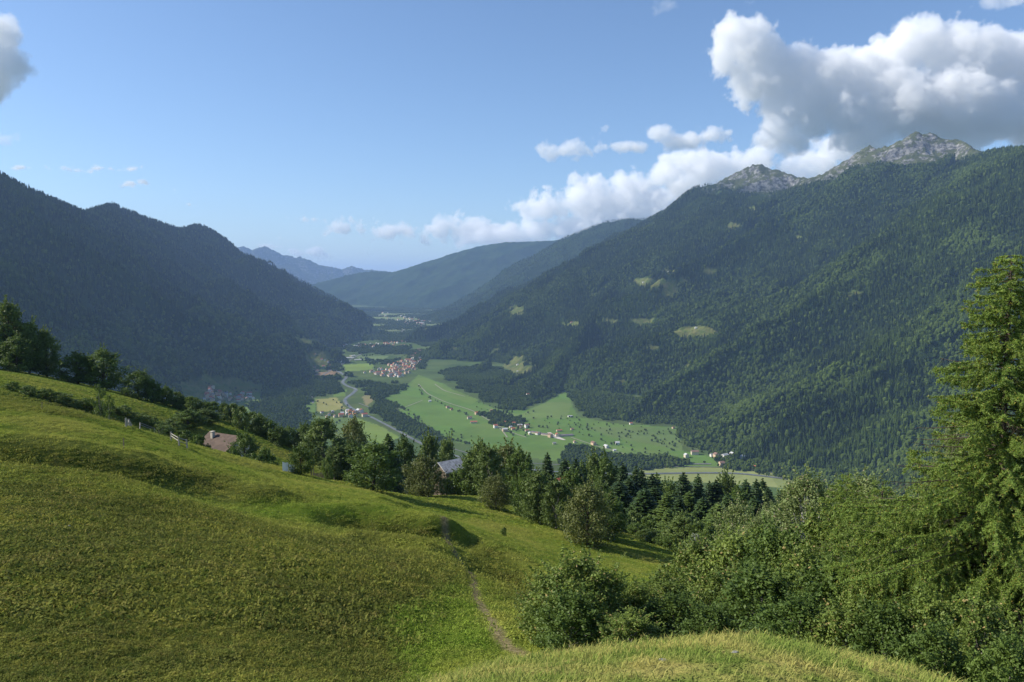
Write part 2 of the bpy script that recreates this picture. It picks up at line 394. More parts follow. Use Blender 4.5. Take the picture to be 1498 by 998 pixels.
right_m = polar_patch('right_mountain', -14, 62, 1000, 1300, 9800, 560, withfloor(h_right, 60), M_mtn, cov_right, cutf)
r2_m = polar_patch('wooded_hills', -10, 45, 500, 8000, 14500, 140, withfloor(h_r2, 50), M_mtn, cov_plain, cutf)
r3_m = polar_patch('distant_hills', -22, 45, 500, 11500, 19000, 140, withfloor(h_r3, 50), M_mtn, cov_plain, cutf)
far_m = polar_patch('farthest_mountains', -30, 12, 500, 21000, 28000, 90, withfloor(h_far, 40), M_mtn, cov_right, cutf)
# valley floor: one sheet out to the horizon
def lin(r, g, b): return np.array([r, g, b])
GREEN, LIME, STRAW, BROWN, DARKW = lin(.085,.15,.033), lin(.14,.20,.04), lin(.24,.22,.075), lin(.20,.135,.085), lin(.022,.04,.016)
FLOOR_COL = [
 (FIELD_POLYS[0], GREEN), ([(612,548),(640,560),(700,585),(690,592),(640,575),(600,565)], lin(.105,.165,.038)), ([(700,592),(760,607),(800,588),(836,590),(830,612),(745,612)], lin(.11,.16,.045)),
 ([(820,676),(880,672),(925,676),(960,683),(1000,684),(990,664),(900,652),(860,660)], lin(.10,.155,.04)), ([(850,625),(990,625),(1000,660),(900,640)], lin(.095,.14,.045)),
 ([(452,514),(482,514),(480,528),(453,530)], LIME), ([(453,530),(480,528),(476,545),(455,545)], lin(.10,.16,.04)), ([(503,534),(548,531),(545,541),(505,544)], LIME),
 ([(520,520),(570,521),(560,527),(525,527)], lin(.11,.15,.06)), ([(440,588),(462,583),(462,604),(445,602)], lin(.10,.16,.04)), ([(462,584),(492,582),(506,598),(465,603)], STRAW),
 ([(520,610),(560,625),(585,640),(560,650),(520,640)], LIME), ([(485,572),(508,570),(505,580),(488,580)], lin(.10,.16,.035)), ([(530,580),(548,570),(556,578),(535,595)], BROWN*.8+GREEN*.3),
 ([(458,548),(490,538),(496,548),(470,550),(462,556)], BROWN), ([(555,575),(600,568),(600,600),(575,596)], GREEN), ([(430,490),(470,497),(465,505),(435,500)], LIME*.8),
 ([(545,455),(615,462),(645,474),(560,486),(500,498),(545,480)], lin(.14,.17,.07)), ([(925,684),(1100,684),(1170,696),(1170,715),(925,700)], lin(.20,.22,.08)),
 ([(262,562),(300,550),(345,556),(380,568),(382,592),(350,606),(285,605)], LIME*.8),([(450,608),(520,612),(520,640),(450,640)], lin(.09,.13,.04)),
]
def cov_floor(X, Y, Z):
    px, py = pix(X, Y, Z)
    px = px + 1.3 * fbm(X, Y, 50, 3, 331); py = py + .8 * fbm(X, Y, 50, 3, 332)
    c = np.tile(lin(.065, .10, .032), (len(X), 1))
    n = fbm(X, Y, 130, 3, 340)[:, None]; c = c * (1 + .5 * n)
    far = sstep(Y, 6800, 8500)[:, None]; fc = np.where(fbm(X, Y, 160, 3, 341)[:, None] > .05, lin(.13, .16, .06), lin(.04, .06, .03))
    c = c * (1 - far) + fc * far
    for p, col in FLOOR_COL:
        m = inpoly(px, py, p); c[m] = 1.3 * col * (1 + .15 * fbm(X[m], Y[m], 90, 2, 343)[:, None])
    return {'Cover': c}
mf, t, out = new_mat('valley_fields')
geo = t.n('ShaderNodeNewGeometry'); pos = geo.outputs['Position']
cv = t.n('ShaderNodeAttribute', attribute_name='Cover').outputs['Color']
vo = t.n('ShaderNodeTexVoronoi', {'Scale': 0.006, 'Randomness': 1.0}); t.put(vo.inputs['Vector'], pos)
sv = t.n('ShaderNodeSeparateColor', {0: vo.outputs['Color']})
c1 = t.mix(t.m('MULTIPLY', sv.outputs[0], .35), cv, t.mix(sv.outputs[1], (.09, .15, .035), (.17, .18, .06)))
c2 = t.mix(t.m('MULTIPLY', t.noise(pos, .03, 4, .6), .5), c1, t.mix(.5, c1, (.03, .05, .02)))
bs = t.n('ShaderNodeBsdfDiffuse'); t.put(bs.inputs[0], c2); t.put(out.inputs[0], bs.outputs[0])
vf = polar_patch('valley_floor', -62, 62, 1200, 1200, 60000, 620, floor_z, mf, cov_floor)
# haze: even air round everything, closed box
def box_mesh(name, lo, hi, mats):
    V = np.array([[x, y, z] for x in (lo[0], hi[0]) for y in (lo[1], hi[1]) for z in (lo[2], hi[2])], float)
    F = [[0, 1, 3, 2], [4, 6, 7, 5], [0, 4, 5, 1], [2, 3, 7, 6], [0, 2, 6, 4], [1, 5, 7, 3]]
    return mesh_np(name, V, F, mats)
mh, t, out = new_mat('valley_haze')
pv = t.n('ShaderNodeVolumePrincipled', {'Density': 3.1e-5, 'Anisotropy': 0.0, 'Color': (.40, .60, 1.0)})
t.put(out.inputs['Volume'], pv.outputs[0])
# ---------------------------------------------------------------- near hillside
PATH_PX = [(828, 985, 9), (800, 962, 12), (775, 944, 22), (757, 932, 24), (742, 918, 25), (722, 895, 28), (708, 872, 34), (697, 848, 38), (688, 825, 45), (676, 800, 55), (662, 782, 60), (645, 766, 68), (630, 756, 74)]
def cast_near(px, py, d0=3.0, d1=700.0, n=500): return cast(px, py, near_h, d0, d1, n)
PATH = np.array([P(a, b, d) for a, b, d in PATH_PX])
COARSE = [[(-80, 705), (60, 700), (230, 728), (420, 772), (560, 800), (690, 830), (668, 870), (620, 930), (600, 1010), (-80, 1010)], [(-80, 640), (30, 643), (200, 672), (345, 700), (300, 722), (150, 705), (-80, 680)],
          [(470, 752), (640, 768), (672, 795), (600, 790), (480, 772)], [(690, 792), (720, 800), (780, 840), (830, 885), (800, 905), (735, 870), (700, 830)], [(-80, 570), (40, 580), (150, 598), (220, 612), (215, 625), (140, 615), (30, 598), (-80, 590)], [(300, 712), (420, 722), (470, 738), (380, 736)]]
GREENER = [[(340, 728), (470, 738), (600, 770), (480, 752), (380, 748)], [(640, 960), (600, 900), (650, 850), (700, 880), (740, 960)], [(600, 1020), (560, 900), (620, 880), (640, 1020)]]
def cov_near(X, Y, Z):
    r = np.hypot(X, Y)
    px, py = pix(X, Y, Z); w = 14 * fbm(X, Y, 5, 4, 401, .6); px = px + w; py = py + 6 * fbm(X, Y, 5, 3, 402)
    c = np.zeros(X.shape); g = np.zeros(X.shape)
    n_ = 0
    for ox, oy in ((0, 0), (16, 5), (-15, -5), (7, -9), (-8, 9)):
        c1 = np.zeros(X.shape); g1 = np.zeros(X.shape)
        for p in COARSE: c1 = np.maximum(c1, inpoly(px + ox, py + oy, p) * 1.0)
        for p in GREENER: g1 = np.maximum(g1, inpoly(px + ox, py + oy, p) * 1.0)
        c += c1 / 5; g += g1 / 5
    c *= (r < 260) * (r > 12); g *= (r < 260) * (r > 12)
    d, s, t = polydist(X + .12 * fbm(X, Y, 1.5, 2, 404), Y, PATH)
    path = np.clip(1.3 - d / np.interp(t, [0, .3, .5, 1], [.26, .34, .26, .38]), 0, 1)
    dry = sstep(10.5 - r, 0, 2.5) * sstep(px, 500, 640)
    return {'coarse': c, 'lush': g, 'path': path, 'dry': dry}
def turf_color(t, pos, coarse, lush, dry):
    n0 = t.noise(pos, .07, 4, .55); n1 = t.noise(pos, .45, 4, .6); n2 = t.noise(pos, 2.6, 4, .65); n3 = t.noise(pos, .02, 2)
    fine = t.mix(t.ss(n1, .34, .68), (.118, .172, .024), (.225, .250, .042))
    fine = t.mix(t.m('MULTIPLY', t.ss(n0, .44, .66), .8), fine, (.262, .255, .056))
    fine = t.mix(t.m('MULTIPLY', t.ss(n2, .45, .7), .5), fine, (.085, .140, .020))
    nb = t.noise(pos, .13, 3, .6)
    co = t.mix(t.ss(n2, .36, .64), (.050, .080, .014), (.190, .188, .036))
    co = t.mix(t.m('MULTIPLY', t.ss(n1, .54, .72), .5), co, (.190, .165, .048))
    co = t.mix(t.m('MULTIPLY', t.ss(nb, .42, .62), .6), co, (.050, .068, .016))
    c = t.mix(coarse, fine, co)
    c = t.mix(t.m('MULTIPLY', lush, .7), c, (0.109, 0.185, 0.020))
    d = t.mix(t.ss(t.noise(pos, 1.3, 4, .6), .38, .62), (.300, .270, .085), (.130, .185, .036))
    return t.mix(dry, c, d)
mg, t, out = new_mat('meadow_turf')
pos = t.n('ShaderNodeNewGeometry').outputs['Position']
at_ = lambda k: t.n('ShaderNodeAttribute', attribute_name=k).outputs['Fac']
col = turf_color(t, pos, at_('coarse'), at_('lush'), at_('dry'))
n4 = t.noise(pos, 7, 4, .7)
col = t.mix(t.m('MULTIPLY', t.ss(n4, .4, .7), .5), col, t.mix(.5, col, (.03, .035, .012)))
soil = t.mix(t.ss(t.noise(pos, 5, 3, .6), .35, .65), (.18, .14, .075), (.34, .27, .16))
col = t.mix(t.m('MULTIPLY', at_('path'), .8), col, soil)
bm = t.n('ShaderNodeBump', {'Strength': .9, 'Distance': .25}); t.put(bm.inputs['Height'], t.m('ADD', t.noise(pos, 2.2, 5, .7), t.m('MULTIPLY', n4, .35)))
bs = t.n('ShaderNodeBsdfDiffuse', {'Roughness': 1.0}); t.put(bs.inputs[0], col); t.put(bs.inputs['Normal'], bm.outputs[0]); t.put(out.inputs[0], bs.outputs[0])
nh = polar_patch('meadow_hillside', -60, 60, 1100, 0.8, 1900, 900, near_h, mg, cov_near)
hz = link('haze', box_mesh('haze', (-62000, -2500, -640), (62000, 61000, 1290), [mh])); tag(hz, 'pale blue summer haze filling the whole valley', 'haze', kind='stuff')
# ---------------------------------------------------------------- foliage builders
def unit(v): return v / (np.linalg.norm(v, axis=-1, keepdims=True) + 1e-9)
def leaves(C, size, rng, bias=None, k=1.0, aspect=.6, droop=0.0):
    """one diamond leaf per centre"""
    n = len(C); N = rng.normal(size=(n, 3)) * k
    if bias is not None: N = N + bias
    N = unit(N); A = rng.normal(size=(n, 3)); A[:, 2] -= droop; U = unit(A - (A * N).sum(1)[:, None] * N); Vv = np.cross(N, U)
    s = np.asarray(size)[:, None] if np.ndim(size) else size
    q = np.stack([C - U * s, C + Vv * s * aspect, C + U * s, C - Vv * s * aspect], 1)
    return q.reshape(-1, 3), np.arange(n * 4).reshape(-1, 4)
def strips(Pa, Pb, wid, rng):
    """a thin quad from each Pa to Pb"""
    d = unit(Pb - Pa); s = unit(np.cross(d, rng.normal(size=d.shape))) * (np.asarray(wid)[:, None] if np.ndim(wid) else wid)
    q = np.stack([Pa - s, Pa + s, Pb + s * .4, Pb - s * .4], 1)
    return q.reshape(-1, 3), np.arange(len(Pa) * 4).reshape(-1, 4)
def tubes(segs, sides=6):
    """segs: (p0, p1, r0, r1) tapered bars"""
    V, F = [], []; n = 0; an = np.linspace(0, 2 * pi, sides, endpoint=False)
    for p0, p1, r0, r1 in segs:
        p0, p1 = np.array(p0, float), np.array(p1, float); d = unit(p1 - p0); a = unit(np.cross(d, [0.31, .9, .17])); b = np.cross(d, a)
        ring = np.cos(an)[:, None] * a + np.sin(an)[:, None] * b
        V += [p0 + ring * r0, p1 + ring * r1]
        for i in range(sides): j = (i + 1) % sides; F.append([n + i, n + j, n + sides + j, n + sides + i])
        n += 2 * sides
    return np.concatenate(V), np.array(F)
def join(parts):
    V, F, n = [], [], 0
    for v, f in parts: V.append(v); F.append(f + n); n += len(v)
    return np.concatenate(V), np.concatenate(F)
def leaf_mat(name, a, b, dead=None, trans=.35, sc=.5, spec=.25, rough=.55):
    m, t, out = new_mat(name)
    g = t.n('ShaderNodeNewGeometry'); oi = t.n('ShaderNodeObjectInfo')
    n = t.noise(g.outputs['Position'], sc, 3, .6)
    c = t.mix(t.ss(n, .32, .68), a, b)
    rp = g.outputs['Random Per Island']
    c = t.mix(t.m('MULTIPLY', rp, .5), c, tuple(min(1, v * 1.7) for v in b))
    c = t.mix(t.m('MULTIPLY', oi.outputs['Random'], .45), c, tuple((x * .6 + y * .25) for x, y in zip(a, b)))
    if dead: c = t.mix(t.ss(rp, .93, .97), c, dead)
    p = t.n('ShaderNodeBsdfPrincipled', {'Roughness': rough, 'Specular IOR Level': spec}); t.put(p.inputs['Base Color'], c)
    tr = t.n('ShaderNodeBsdfTranslucent'); t.put(tr.inputs[0], t.mix(.5, c, (.12, .17, .02)))
    mx = t.n('ShaderNodeMixShader', {0: trans}); t.put(mx.inputs[1], p.outputs[0]); t.put(mx.inputs[2], tr.outputs[0]); t.put(out.inputs[0], mx.outputs[0])
    return m
def bark_mat(name, a, b, sc=6):
    m, t, out = new_mat(name); g = t.n('ShaderNodeNewGeometry')
    c = t.mix(t.ss(t.noise(g.outputs['Position'], sc, 5, .7), .4, .6), a, b)
    p = t.n('ShaderNodeBsdfDiffuse'); t.put(p.inputs[0], c); t.put(out.inputs[0], p.outputs[0]); return m
M = {
 'beech': leaf_mat('broad_leaf', (0.052, 0.095, 0.019), (0.121, 0.179, 0.036)),
 'ash': leaf_mat('pale_leaf', (0.070, 0.112, 0.028), (0.148, 0.200, 0.052)),
 'olive': leaf_mat('olive_leaf', (0.083, 0.103, 0.030), (0.159, 0.175, 0.053)),
 'hazel': leaf_mat('hazel_leaf', (0.086, 0.136, 0.026), (0.192, 0.250, 0.050), dead=(0.384, 0.295, 0.113), sc=.9),
 'grey': leaf_mat('silver_leaf', (.16, .18, .13), (.33, .35, .28), sc=1.2),
 'willow': leaf_mat('willow_leaf', (0.106, 0.153, 0.047), (0.230, 0.277, 0.095), dead=(0.383, 0.325, 0.192), sc=.8),
 'spruce': leaf_mat('spruce_needle', (0.022, 0.049, 0.017), (0.056, 0.094, 0.026), trans=.12),
 'larch': leaf_mat('larch_needle', (0.116, 0.190, 0.033), (0.220, 0.304, 0.055), dead=(0.420, 0.336, 0.062), trans=.3, sc=1.5),
 'larchmid': leaf_mat('larch_needle_far', (0.075, 0.129, 0.026), (0.142, 0.198, 0.046), trans=.25),
 'bark': bark_mat('dark_bark', (.045, .036, .026), (.12, .10, .075)),
 'greybark': bark_mat('grey_bark', (.15, .14, .12), (.33, .31, .28)),
 'birch': bark_mat('birch_bark', (.30, .29, .26), (.6, .58, .54), 9),
}
def broadleaf(seed, h=12., r=4.5, base=.12, n=5200, leaf=.24, clumps=46, squash=1.0, lumpy=.34, spread=1.0, shoots=0):
    """crown and trunk meshes of a broad-leaved tree of height h (base at z=0)"""
    rng = np.random.default_rng(seed); zc0, zc1 = h * base, h
    cc = []; 
    for i in range(clumps):
        t = (i + .5) / clumps; a = i * 2.39996 + rng.uniform(-.5, .5)
        env = r * (np.sin(pi * min(1, t * .86 + .14)) ** .62) * (1 if t > .1 else .8)
        rr = env * rng.uniform(.42, .92); cc.append((rr * cos(a), rr * sin(a), zc0 + (zc1 - zc0) * (t * .9 + .04) + rng.uniform(-.3, .3), r * rng.uniform(.75, 1.25) * lumpy * (1.15 - .45 * t)))
    cc = np.array(cc)
    per = rng.integers(0, clumps, n); w = cc[per]
    d = unit(rng.normal(size=(n, 3))); rad = (rng.uniform(0, 1, n) ** .42)[:, None] * w[:, 3:4]
    C = w[:, :3] + d * rad * np.array([1, 1, .8])
    C += rng.normal(size=C.shape) * .05 * r * rng.uniform(0, 1, (n, 1)) ** 3
    if shoots:
        E = []
        for q in range(shoots):
            c = cc[rng.integers(0, clumps)]; o = unit(np.array([c[0] / r, c[1] / r, .5 + rng.uniform(0, .9)]) + rng.normal(0, .25, 3)); b0 = c[:3] + o * c[3] * .6; l = r * rng.uniform(.15, .42); m = int(12 + 26 * l / r)
            u = rng.uniform(0, 1, (m, 1)); E.append(b0 + o * l * u * 1.3 + rng.normal(0, .035 * r, (m, 3)) * (1.1 - u))
        E = np.concatenate(E); C = np.r_[C, E]; d = np.r_[d, np.tile([0, 0, .6], (len(E), 1))]; n = len(C)
    C[:, 2] = np.maximum(C[:, 2], .1)
    crown = leaves(C, leaf * rng.uniform(.7, 1.3, n), rng, bias=d * .9 + np.array([0, 0, .5]), k=.8)
    segs = [((0, 0, -.6), (0, 0, h * .3), h * .022 + .03, h * .018 + .02), ((0, 0, h * .3), (.02 * h, .01 * h, h * .62), h * .018 + .02, h * .009), ((.02 * h, .01 * h, h * .62), (0, .02 * h, h * .9), h * .009, h * .003)]
    for c in cc[::2]:
        z0 = max(.12 * h, c[2] * .62 - .05 * h); segs.append(((0, 0, z0), c[:3], h * .007, h * .0025))
    return crown, tubes(segs, 6)
def spruce(seed, h=20., r=3.4, n_wh=26, per=9, leaf=.34, skirt=.04, ragged=.25, droop=.25, dens=1.0, power=.9):
    rng = np.random.default_rng(seed); C, D_, sg = [], [], [((0, 0, -.8), (0, 0, h * .5), h * .014 + .03, h * .008), ((0, 0, h * .5), (0, 0, h * .99), h * .008, .02)]
    for i in range(n_wh):
        t = (i + rng.uniform(-.2, .2)) / n_wh; z = h * (skirt + (1 - skirt) * t); L = r * (1 - max(t, 0)) ** power + .18
        for j in range(per):
            a = 2 * pi * (j + rng.uniform(-.3, .3)) / per + i * .7; l = L * rng.uniform(1 - ragged, 1.08); m = max(3, int(l * 5.5 * dens))
            s = np.linspace(.12, 1, m); x = s * l
            zz = z - droop * l * s + .16 * l * s ** 3 + rng.normal(0, .03, m)
            w = .28 * l * (1 - s * .75) + .05
            for rep in range(3):
                o = rng.uniform(-1, 1, m) * w
                C.append(np.stack([x * cos(a) - o * sin(a), x * sin(a) + o * cos(a), zz - np.abs(o) * .3 - rep * .03 * l * rng.uniform(0, 1, m)], 1)); D_.append(np.tile([cos(a) * .35, sin(a) * .35, .8], (m, 1)))
            if i % 3 == 0 and j % 2 == 0: sg.append(((0, 0, z), (l * .7 * cos(a), l * .7 * sin(a), z - droop * l * .6), .03, .01))
    C = np.concatenate(C); D_ = np.concatenate(D_)
    C = np.r_[C, np.stack([rng.normal(0, .06, 14), rng.normal(0, .06, 14), np.linspace(h * .95, h * 1.01, 14)], 1)]; D_ = np.r_[D_, np.tile([.5, .5, .3], (14, 1))]
    return leaves(C, leaf * rng.uniform(.7, 1.25, len(C)), rng, bias=D_, k=.55, aspect=.42, droop=.4), tubes(sg, 5)
def proto(name, gen, lm, bmt):
    cr, tr = gen
    return (mesh_np(name + '_crown', *cr, [lm]), mesh_np(name + '_trunk', *tr, [bmt], smooth=True))
def place_tree(kind, pr, loc, h, h0, wid=1.0, rot=0.0, label=None, cat='tree', group=None, parts=('crown', 'trunk'), tilt=(0, 0)):
    o = link(kind, None, loc=loc); s = h / h0; o.scale = (s * wid, s * wid, s); o.rotation_euler = (tilt[0], tilt[1], rot); o.empty_display_size = .5
    tag(o, label, cat, group)
    for nm, me in zip(parts, pr): link(nm, me, o)
    return o
# ---------------------------------------------------------------- grass: nobody could count it
def instancer(name, pts, protos, scale, rot, idx, attrs, label, cat, tilt=None):
    """one object of countless small plants standing on given spots"""
    me = bpy.data.meshes.new(name + '_spots'); me.vertices.add(len(pts)); me.vertices.foreach_set('co', np.asarray(pts, np.float32).ravel())
    def fa(k, v, ty='FLOAT'): a = me.attributes.new(k, ty, 'POINT'); a.data.foreach_set('value', v)
    fa('sz', np.asarray(scale, np.float32)); fa('rz', np.asarray(rot, np.float32)); fa('ix', np.asarray(idx, np.int32), 'INT')
    for k, v in attrs.items(): fa(k, np.asarray(v, np.float32))
    o = link(name, me); tag(o, label, cat, kind='stuff')
    c = bpy.data.collections.new(name + '_kinds')
    for i, (pm) in enumerate(protos):
        po = bpy.data.objects.new('%s_kind' % name, pm); po.name = '%s_kind.%03d' % (name, i); c.objects.link(po)
    ng = bpy.data.node_groups.new(name, 'GeometryNodeTree'); ng.interface.new_socket('Geometry', in_out='INPUT', socket_type='NodeSocketGeometry'); ng.interface.new_socket('Geometry', in_out='OUTPUT', socket_type='NodeSocketGeometry')
    t = NT(ng); gi = t.n('NodeGroupInput'); go = t.n('NodeGroupOutput')
    ci = t.n('GeometryNodeCollectionInfo', {'Collection': c, 'Separate Children': True, 'Reset Children': True})
    def na(k, ty='FLOAT'): nd = t.n('GeometryNodeInputNamedAttribute', {'Name': k}, data_type=ty); return nd.outputs['Attribute']
    iop = t.n('GeometryNodeInstanceOnPoints', {'Pick Instance': True}); t.put(iop.inputs['Points'], gi.outputs[0]); t.put(iop.inputs['Instance'], ci.outputs[0])
    t.put(iop.inputs['Instance Index'], na('ix', 'INT')); cx = t.n('ShaderNodeCombineXYZ'); t.put(cx.inputs[2], na('rz'))
    er = t.n('FunctionNodeEulerToRotation'); t.put(er.inputs[0], cx.outputs[0]); t.put(iop.inputs['Rotation'], er.outputs[0])
    t.put(iop.inputs['Scale'], na('sz')); t.put(go.inputs[0], iop.outputs[0])
    md = o.modifiers.new('spread', 'NODES'); md.node_group = ng
    return o
def tuft(seed, n=12, h=.2, sp=.10, w=.006, lean=.5, mats=()):
    rng = np.random.default_rng(seed); V, F = [], []
    for i in range(n):
        a = rng.uniform(0, 2 * pi); b = np.array([rng.normal(0, sp), rng.normal(0, sp), -.02]); hh = h * rng.uniform(.5, 1.15); ln = lean * hh * rng.uniform(.2, 1.2)
        d = np.array([cos(a), sin(a), 0]); s = np.array([-sin(a), cos(a), 0]) * w * rng.uniform(.7, 1.3)
        m = b + d * ln * .3 + [0, 0, hh * .6]; e = b + d * ln + [0, 0, hh]
        k = len(V); V += [b - s, b + s, m + s * .8, m - s * .8, e, e + s * .1]; F += [[k, k + 1, k + 2, k + 3], [k + 3, k + 2, k + 5, k + 4]]
    return mesh_np('grass_tuft', np.array(V), np.array(F), mats)
def grass_mat(name, bright):
    m, t, out = new_mat(name); pos = t.n('ShaderNodeNewGeometry').outputs['Position']
    ia = lambda k: t.n('ShaderNodeAttribute', attribute_name=k, attribute_type='INSTANCER').outputs['Fac']
    c = turf_color(t, pos, ia('coarse'), ia('lush'), ia('dry'))
    c = t.mix(t.m('MULTIPLY', ia('tint'), .45), c, (.19, .19, .055))
    c = t.mix(t.m('MULTIPLY', t.m('MULTIPLY', t.ss(ia('tint'), .8, 1.0), .5), ia('coarse')), c, (.17, .135, .045))
    c = t.mix(1.0, c, (bright, bright, bright), blend='MULTIPLY')
    d = t.n('ShaderNodeBsdfDiffuse'); t.put(d.inputs[0], c); tr = t.n('ShaderNodeBsdfTranslucent'); t.put(tr.inputs[0], c)
    mx = t.n('ShaderNodeMixShader', {0: .35}); t.put(mx.inputs[1], d.outputs[0]); t.put(mx.inputs[2], tr.outputs[0]); t.put(out.inputs[0], mx.outputs[0]); return m
mgr = grass_mat('grass_blades', 1.6)
rg = np.random.default_rng(5)
def scatter(r0, r1, a0, a1, dens):
    n = int(R(a1 - a0) * (r1 * r1 - r0 * r0) / 2 * dens); r = np.sqrt(rg.uniform(r0 * r0, r1 * r1, n)); a = np.radians(rg.uniform(a0, a1, n)); return r * np.sin(a), r * np.cos(a)
def grass(name, r0, r1, a0, a1, dens, protos, s0, s1, label, keep=None):
    X, Y = scatter(r0, r1, a0, a1, dens); Z = near_h(X, Y); px, py = pix(X, Y, Z)
    m = (px > -60) & (px < 1560) & (py < 1080); X, Y, Z = X[m], Y[m], Z[m]
    c = cov_near(X, Y, Z); cl = fbm(X, Y, .9, 3, 501)
    m = (c['path'] < .25) & (rg.uniform(size=len(X)) < .55 + .9 * cl + .5 * c['coarse'])
    if keep is not None: m &= keep(X, Y)
    X, Y, Z = X[m], Y[m], Z[m]; c = {k: v[m] for k, v in c.items()}; cl = cl[m]
    sz = rg.uniform(s0, s1, len(X)) * (1 + .5 * c['coarse'] * (0.6 + cl)) * (1 + .3 * c['dry'])
    at = {k: c[k] for k in ('coarse', 'lush', 'dry')}; at['tint'] = rg.uniform(0, 1, len(X))
    return instancer(name, np.c_[X, Y, Z], protos, sz, rg.uniform(0, 6.28, len(X)), rg.integers(0, len(protos), len(X)), at, label, 'grass')
TF = [tuft(i, 24, .036, .06, .0030, 1.3, [mgr]) for i in range(6)] + [tuft(20, 5, .085, .05, .0022, .8, [mgr])]
def rosette(seed, n=34, r=.16, hgt=.07, lf=.03, mats=()):
    rng = np.random.default_rng(seed); d = unit(rng.normal(size=(n, 3))); d[:, 2] = np.abs(d[:, 2]); C = d * np.array([r, r, hgt]) * rng.uniform(.4, 1, (n, 1))
    return mesh_np('leafy_clump', *leaves(C, lf * rng.uniform(.6, 1.4, n), rng, bias=d + [0, 0, .6], k=.7, aspect=.55), mats)
TM = [tuft(40 + i, 20, .055, .15, .010, 1.0, [mgr]) for i in range(3)] + [rosette(140 + i, 64, .17, .08, .019, [mgr]) for i in range(4)]
TC = [tuft(60 + i, 22, .07, .28, .020, 1.0, [mgr]) for i in range(2)] + [rosette(160 + i, 64, .30, .12, .035, [mgr]) for i in range(4)]
TD = [rosette(180 + i, 40, .6, .16, .10, [mgr]) for i in range(4)]
grass('grass', 2.6, 9.5, -38, 42, 260, TF, .6, 1.1, 'dry straw coloured grass on the mound')
grass('grass', 9.5, 24, -38, 42, 95, TM, .6, 1.3, 'coarse grass of the steep slope')
grass('grass', 24, 60, -38, 32, 30, TM + TC, .7, 1.5, 'coarse grass of the near meadow')
grass('grass', 60, 130, -38, 25, 7, TC, .7, 1.5, 'grass of the terraced meadow')
grass('grass', 130, 260, -38, 16, 1.8, TD, .6, 1.2, 'grass of the farther meadow strip')
# ---------------------------------------------------------------- clouds: real volumes beyond the haze
def cloud(name, label, blobs, D, vox, seed, amp=.38, a2=2.0, nsc=1.0, edge=.12, dens=.0048, depth=1.0, fl=None, hi=0.5, soft=1.0, group=None):
    """blobs: (px, py, radius_px[, forward offset in px[, squash]]) placed at distance D"""
    up = D / FPX
    cs = []
    for b in blobs:
        dd = (b[3] if len(b) > 3 else 0) * up
        c = P(b[0], b[1], D + dd); cs.append((c, b[2] * up, b[4] if len(b) > 4 else 1.0, b[5] if len(b) > 5 else 1.0))
    lo = np.min([c - np.array([r * w, r * depth, r * q]) * 1.35 for c, r, q, w in cs], 0); hi_ = np.max([c + np.array([r * w, r * depth, r * q]) * 1.35 for c, r, q, w in cs], 0)
    ng = bpy.data.node_groups.new(name, 'GeometryNodeTree'); ng.interface.new_socket('Geometry', in_out='OUTPUT', socket_type='NodeSocketGeometry')
    t = NT(ng); pos = t.n('GeometryNodeInputPosition').outputs[0]
    size = hi_ - lo; org = (lo + hi_) / 2
    # warp the position so outlines billow
    nz = t.n('ShaderNodeTexNoise', {'Scale': 1.0 / (70 * up) * nsc, 'Detail': 2.0, 'Roughness': .5}, noise_dimensions='3D')
    off = t.vm('ADD', pos, tuple(seed * 1000.0 + org)); t.put(nz.inputs['Vector'], off)
    wv = t.vm('SCALE', t.vm('SUBTRACT', nz.outputs['Color'], (.5, .5, .5)), sc=34 * up * soft); pw = t.vm('ADD', pos, wv)
    best = None
    for c, r, q, w in cs:
        l = t.vm('LENGTH', t.vm('MULTIPLY', t.vm('SUBTRACT', pw, tuple(c - org)), (1 / (r * w), 1 / (r * depth), 1 / (r * q))))
        v = t.m('MULTIPLY', t.m('SUBTRACT', 1.0, l), r / (40 * up))
        if best is None: best = v
        else:
            nd = t.m('SMOOTH_MAX', best, v, .12); best = nd
    vo = t.n('ShaderNodeTexVoronoi', {'Scale': 1.0 / (26 * up) * nsc, 'Detail': 2.0, 'Roughness': .5, 'Smoothness': .3}, feature='SMOOTH_F1'); t.put(vo.inputs['Vector'], off)
    n2 = t.noise(off, 1.0 / (22 * up) * nsc, 5, .58)
    f = t.m('ADD', best, t.m('MULTIPLY', t.m('SUBTRACT', .55, vo.outputs['Distance']), amp))
    f = t.m('ADD', f, t.m('MULTIPLY', t.m('SUBTRACT', n2, .5), amp * a2))
    f = t.m('ADD', f, t.m('MULTIPLY', t.m('SUBTRACT', t.noise(off, 1.0 / (8 * up) * nsc, 3, .6), .5), amp * 1.5))
    d = t.ss(f, 0.0, edge)
    vc = t.n('GeometryNodeVolumeCube', {'Min': tuple(-size / 2), 'Max': tuple(size / 2)})
    for i, k in enumerate(('Resolution X', 'Resolution Y', 'Resolution Z')): vc.inputs[k].default_value = max(8, int(size[i] / (vox * (1.0 if i != 1 else 1.3))))
    t.put(vc.inputs['Density'], d)
    m, mt, mo = new_mat(name + '_vapour')
    pvn = mt.n('ShaderNodeVolumePrincipled', {'Color': (1, 1, 1), 'Density': dens, 'Anisotropy': 0.0})
    mt.put(mo.inputs['Volume'], pvn.outputs[0])
    sm = t.n('GeometryNodeSetMaterial', {'Material': m}); t.put(sm.inputs['Geometry'], vc.outputs[0])
    go = t.n('NodeGroupOutput'); t.put(go.inputs[0], sm.outputs[0])
    me = bpy.data.volumes.new(name); o = link(name, me, loc=org); me.materials.append(m)
    md = o.modifiers.new('vapour', 'NODES'); md.node_group = ng
    tag(o, label, 'cloud', group)
    return o

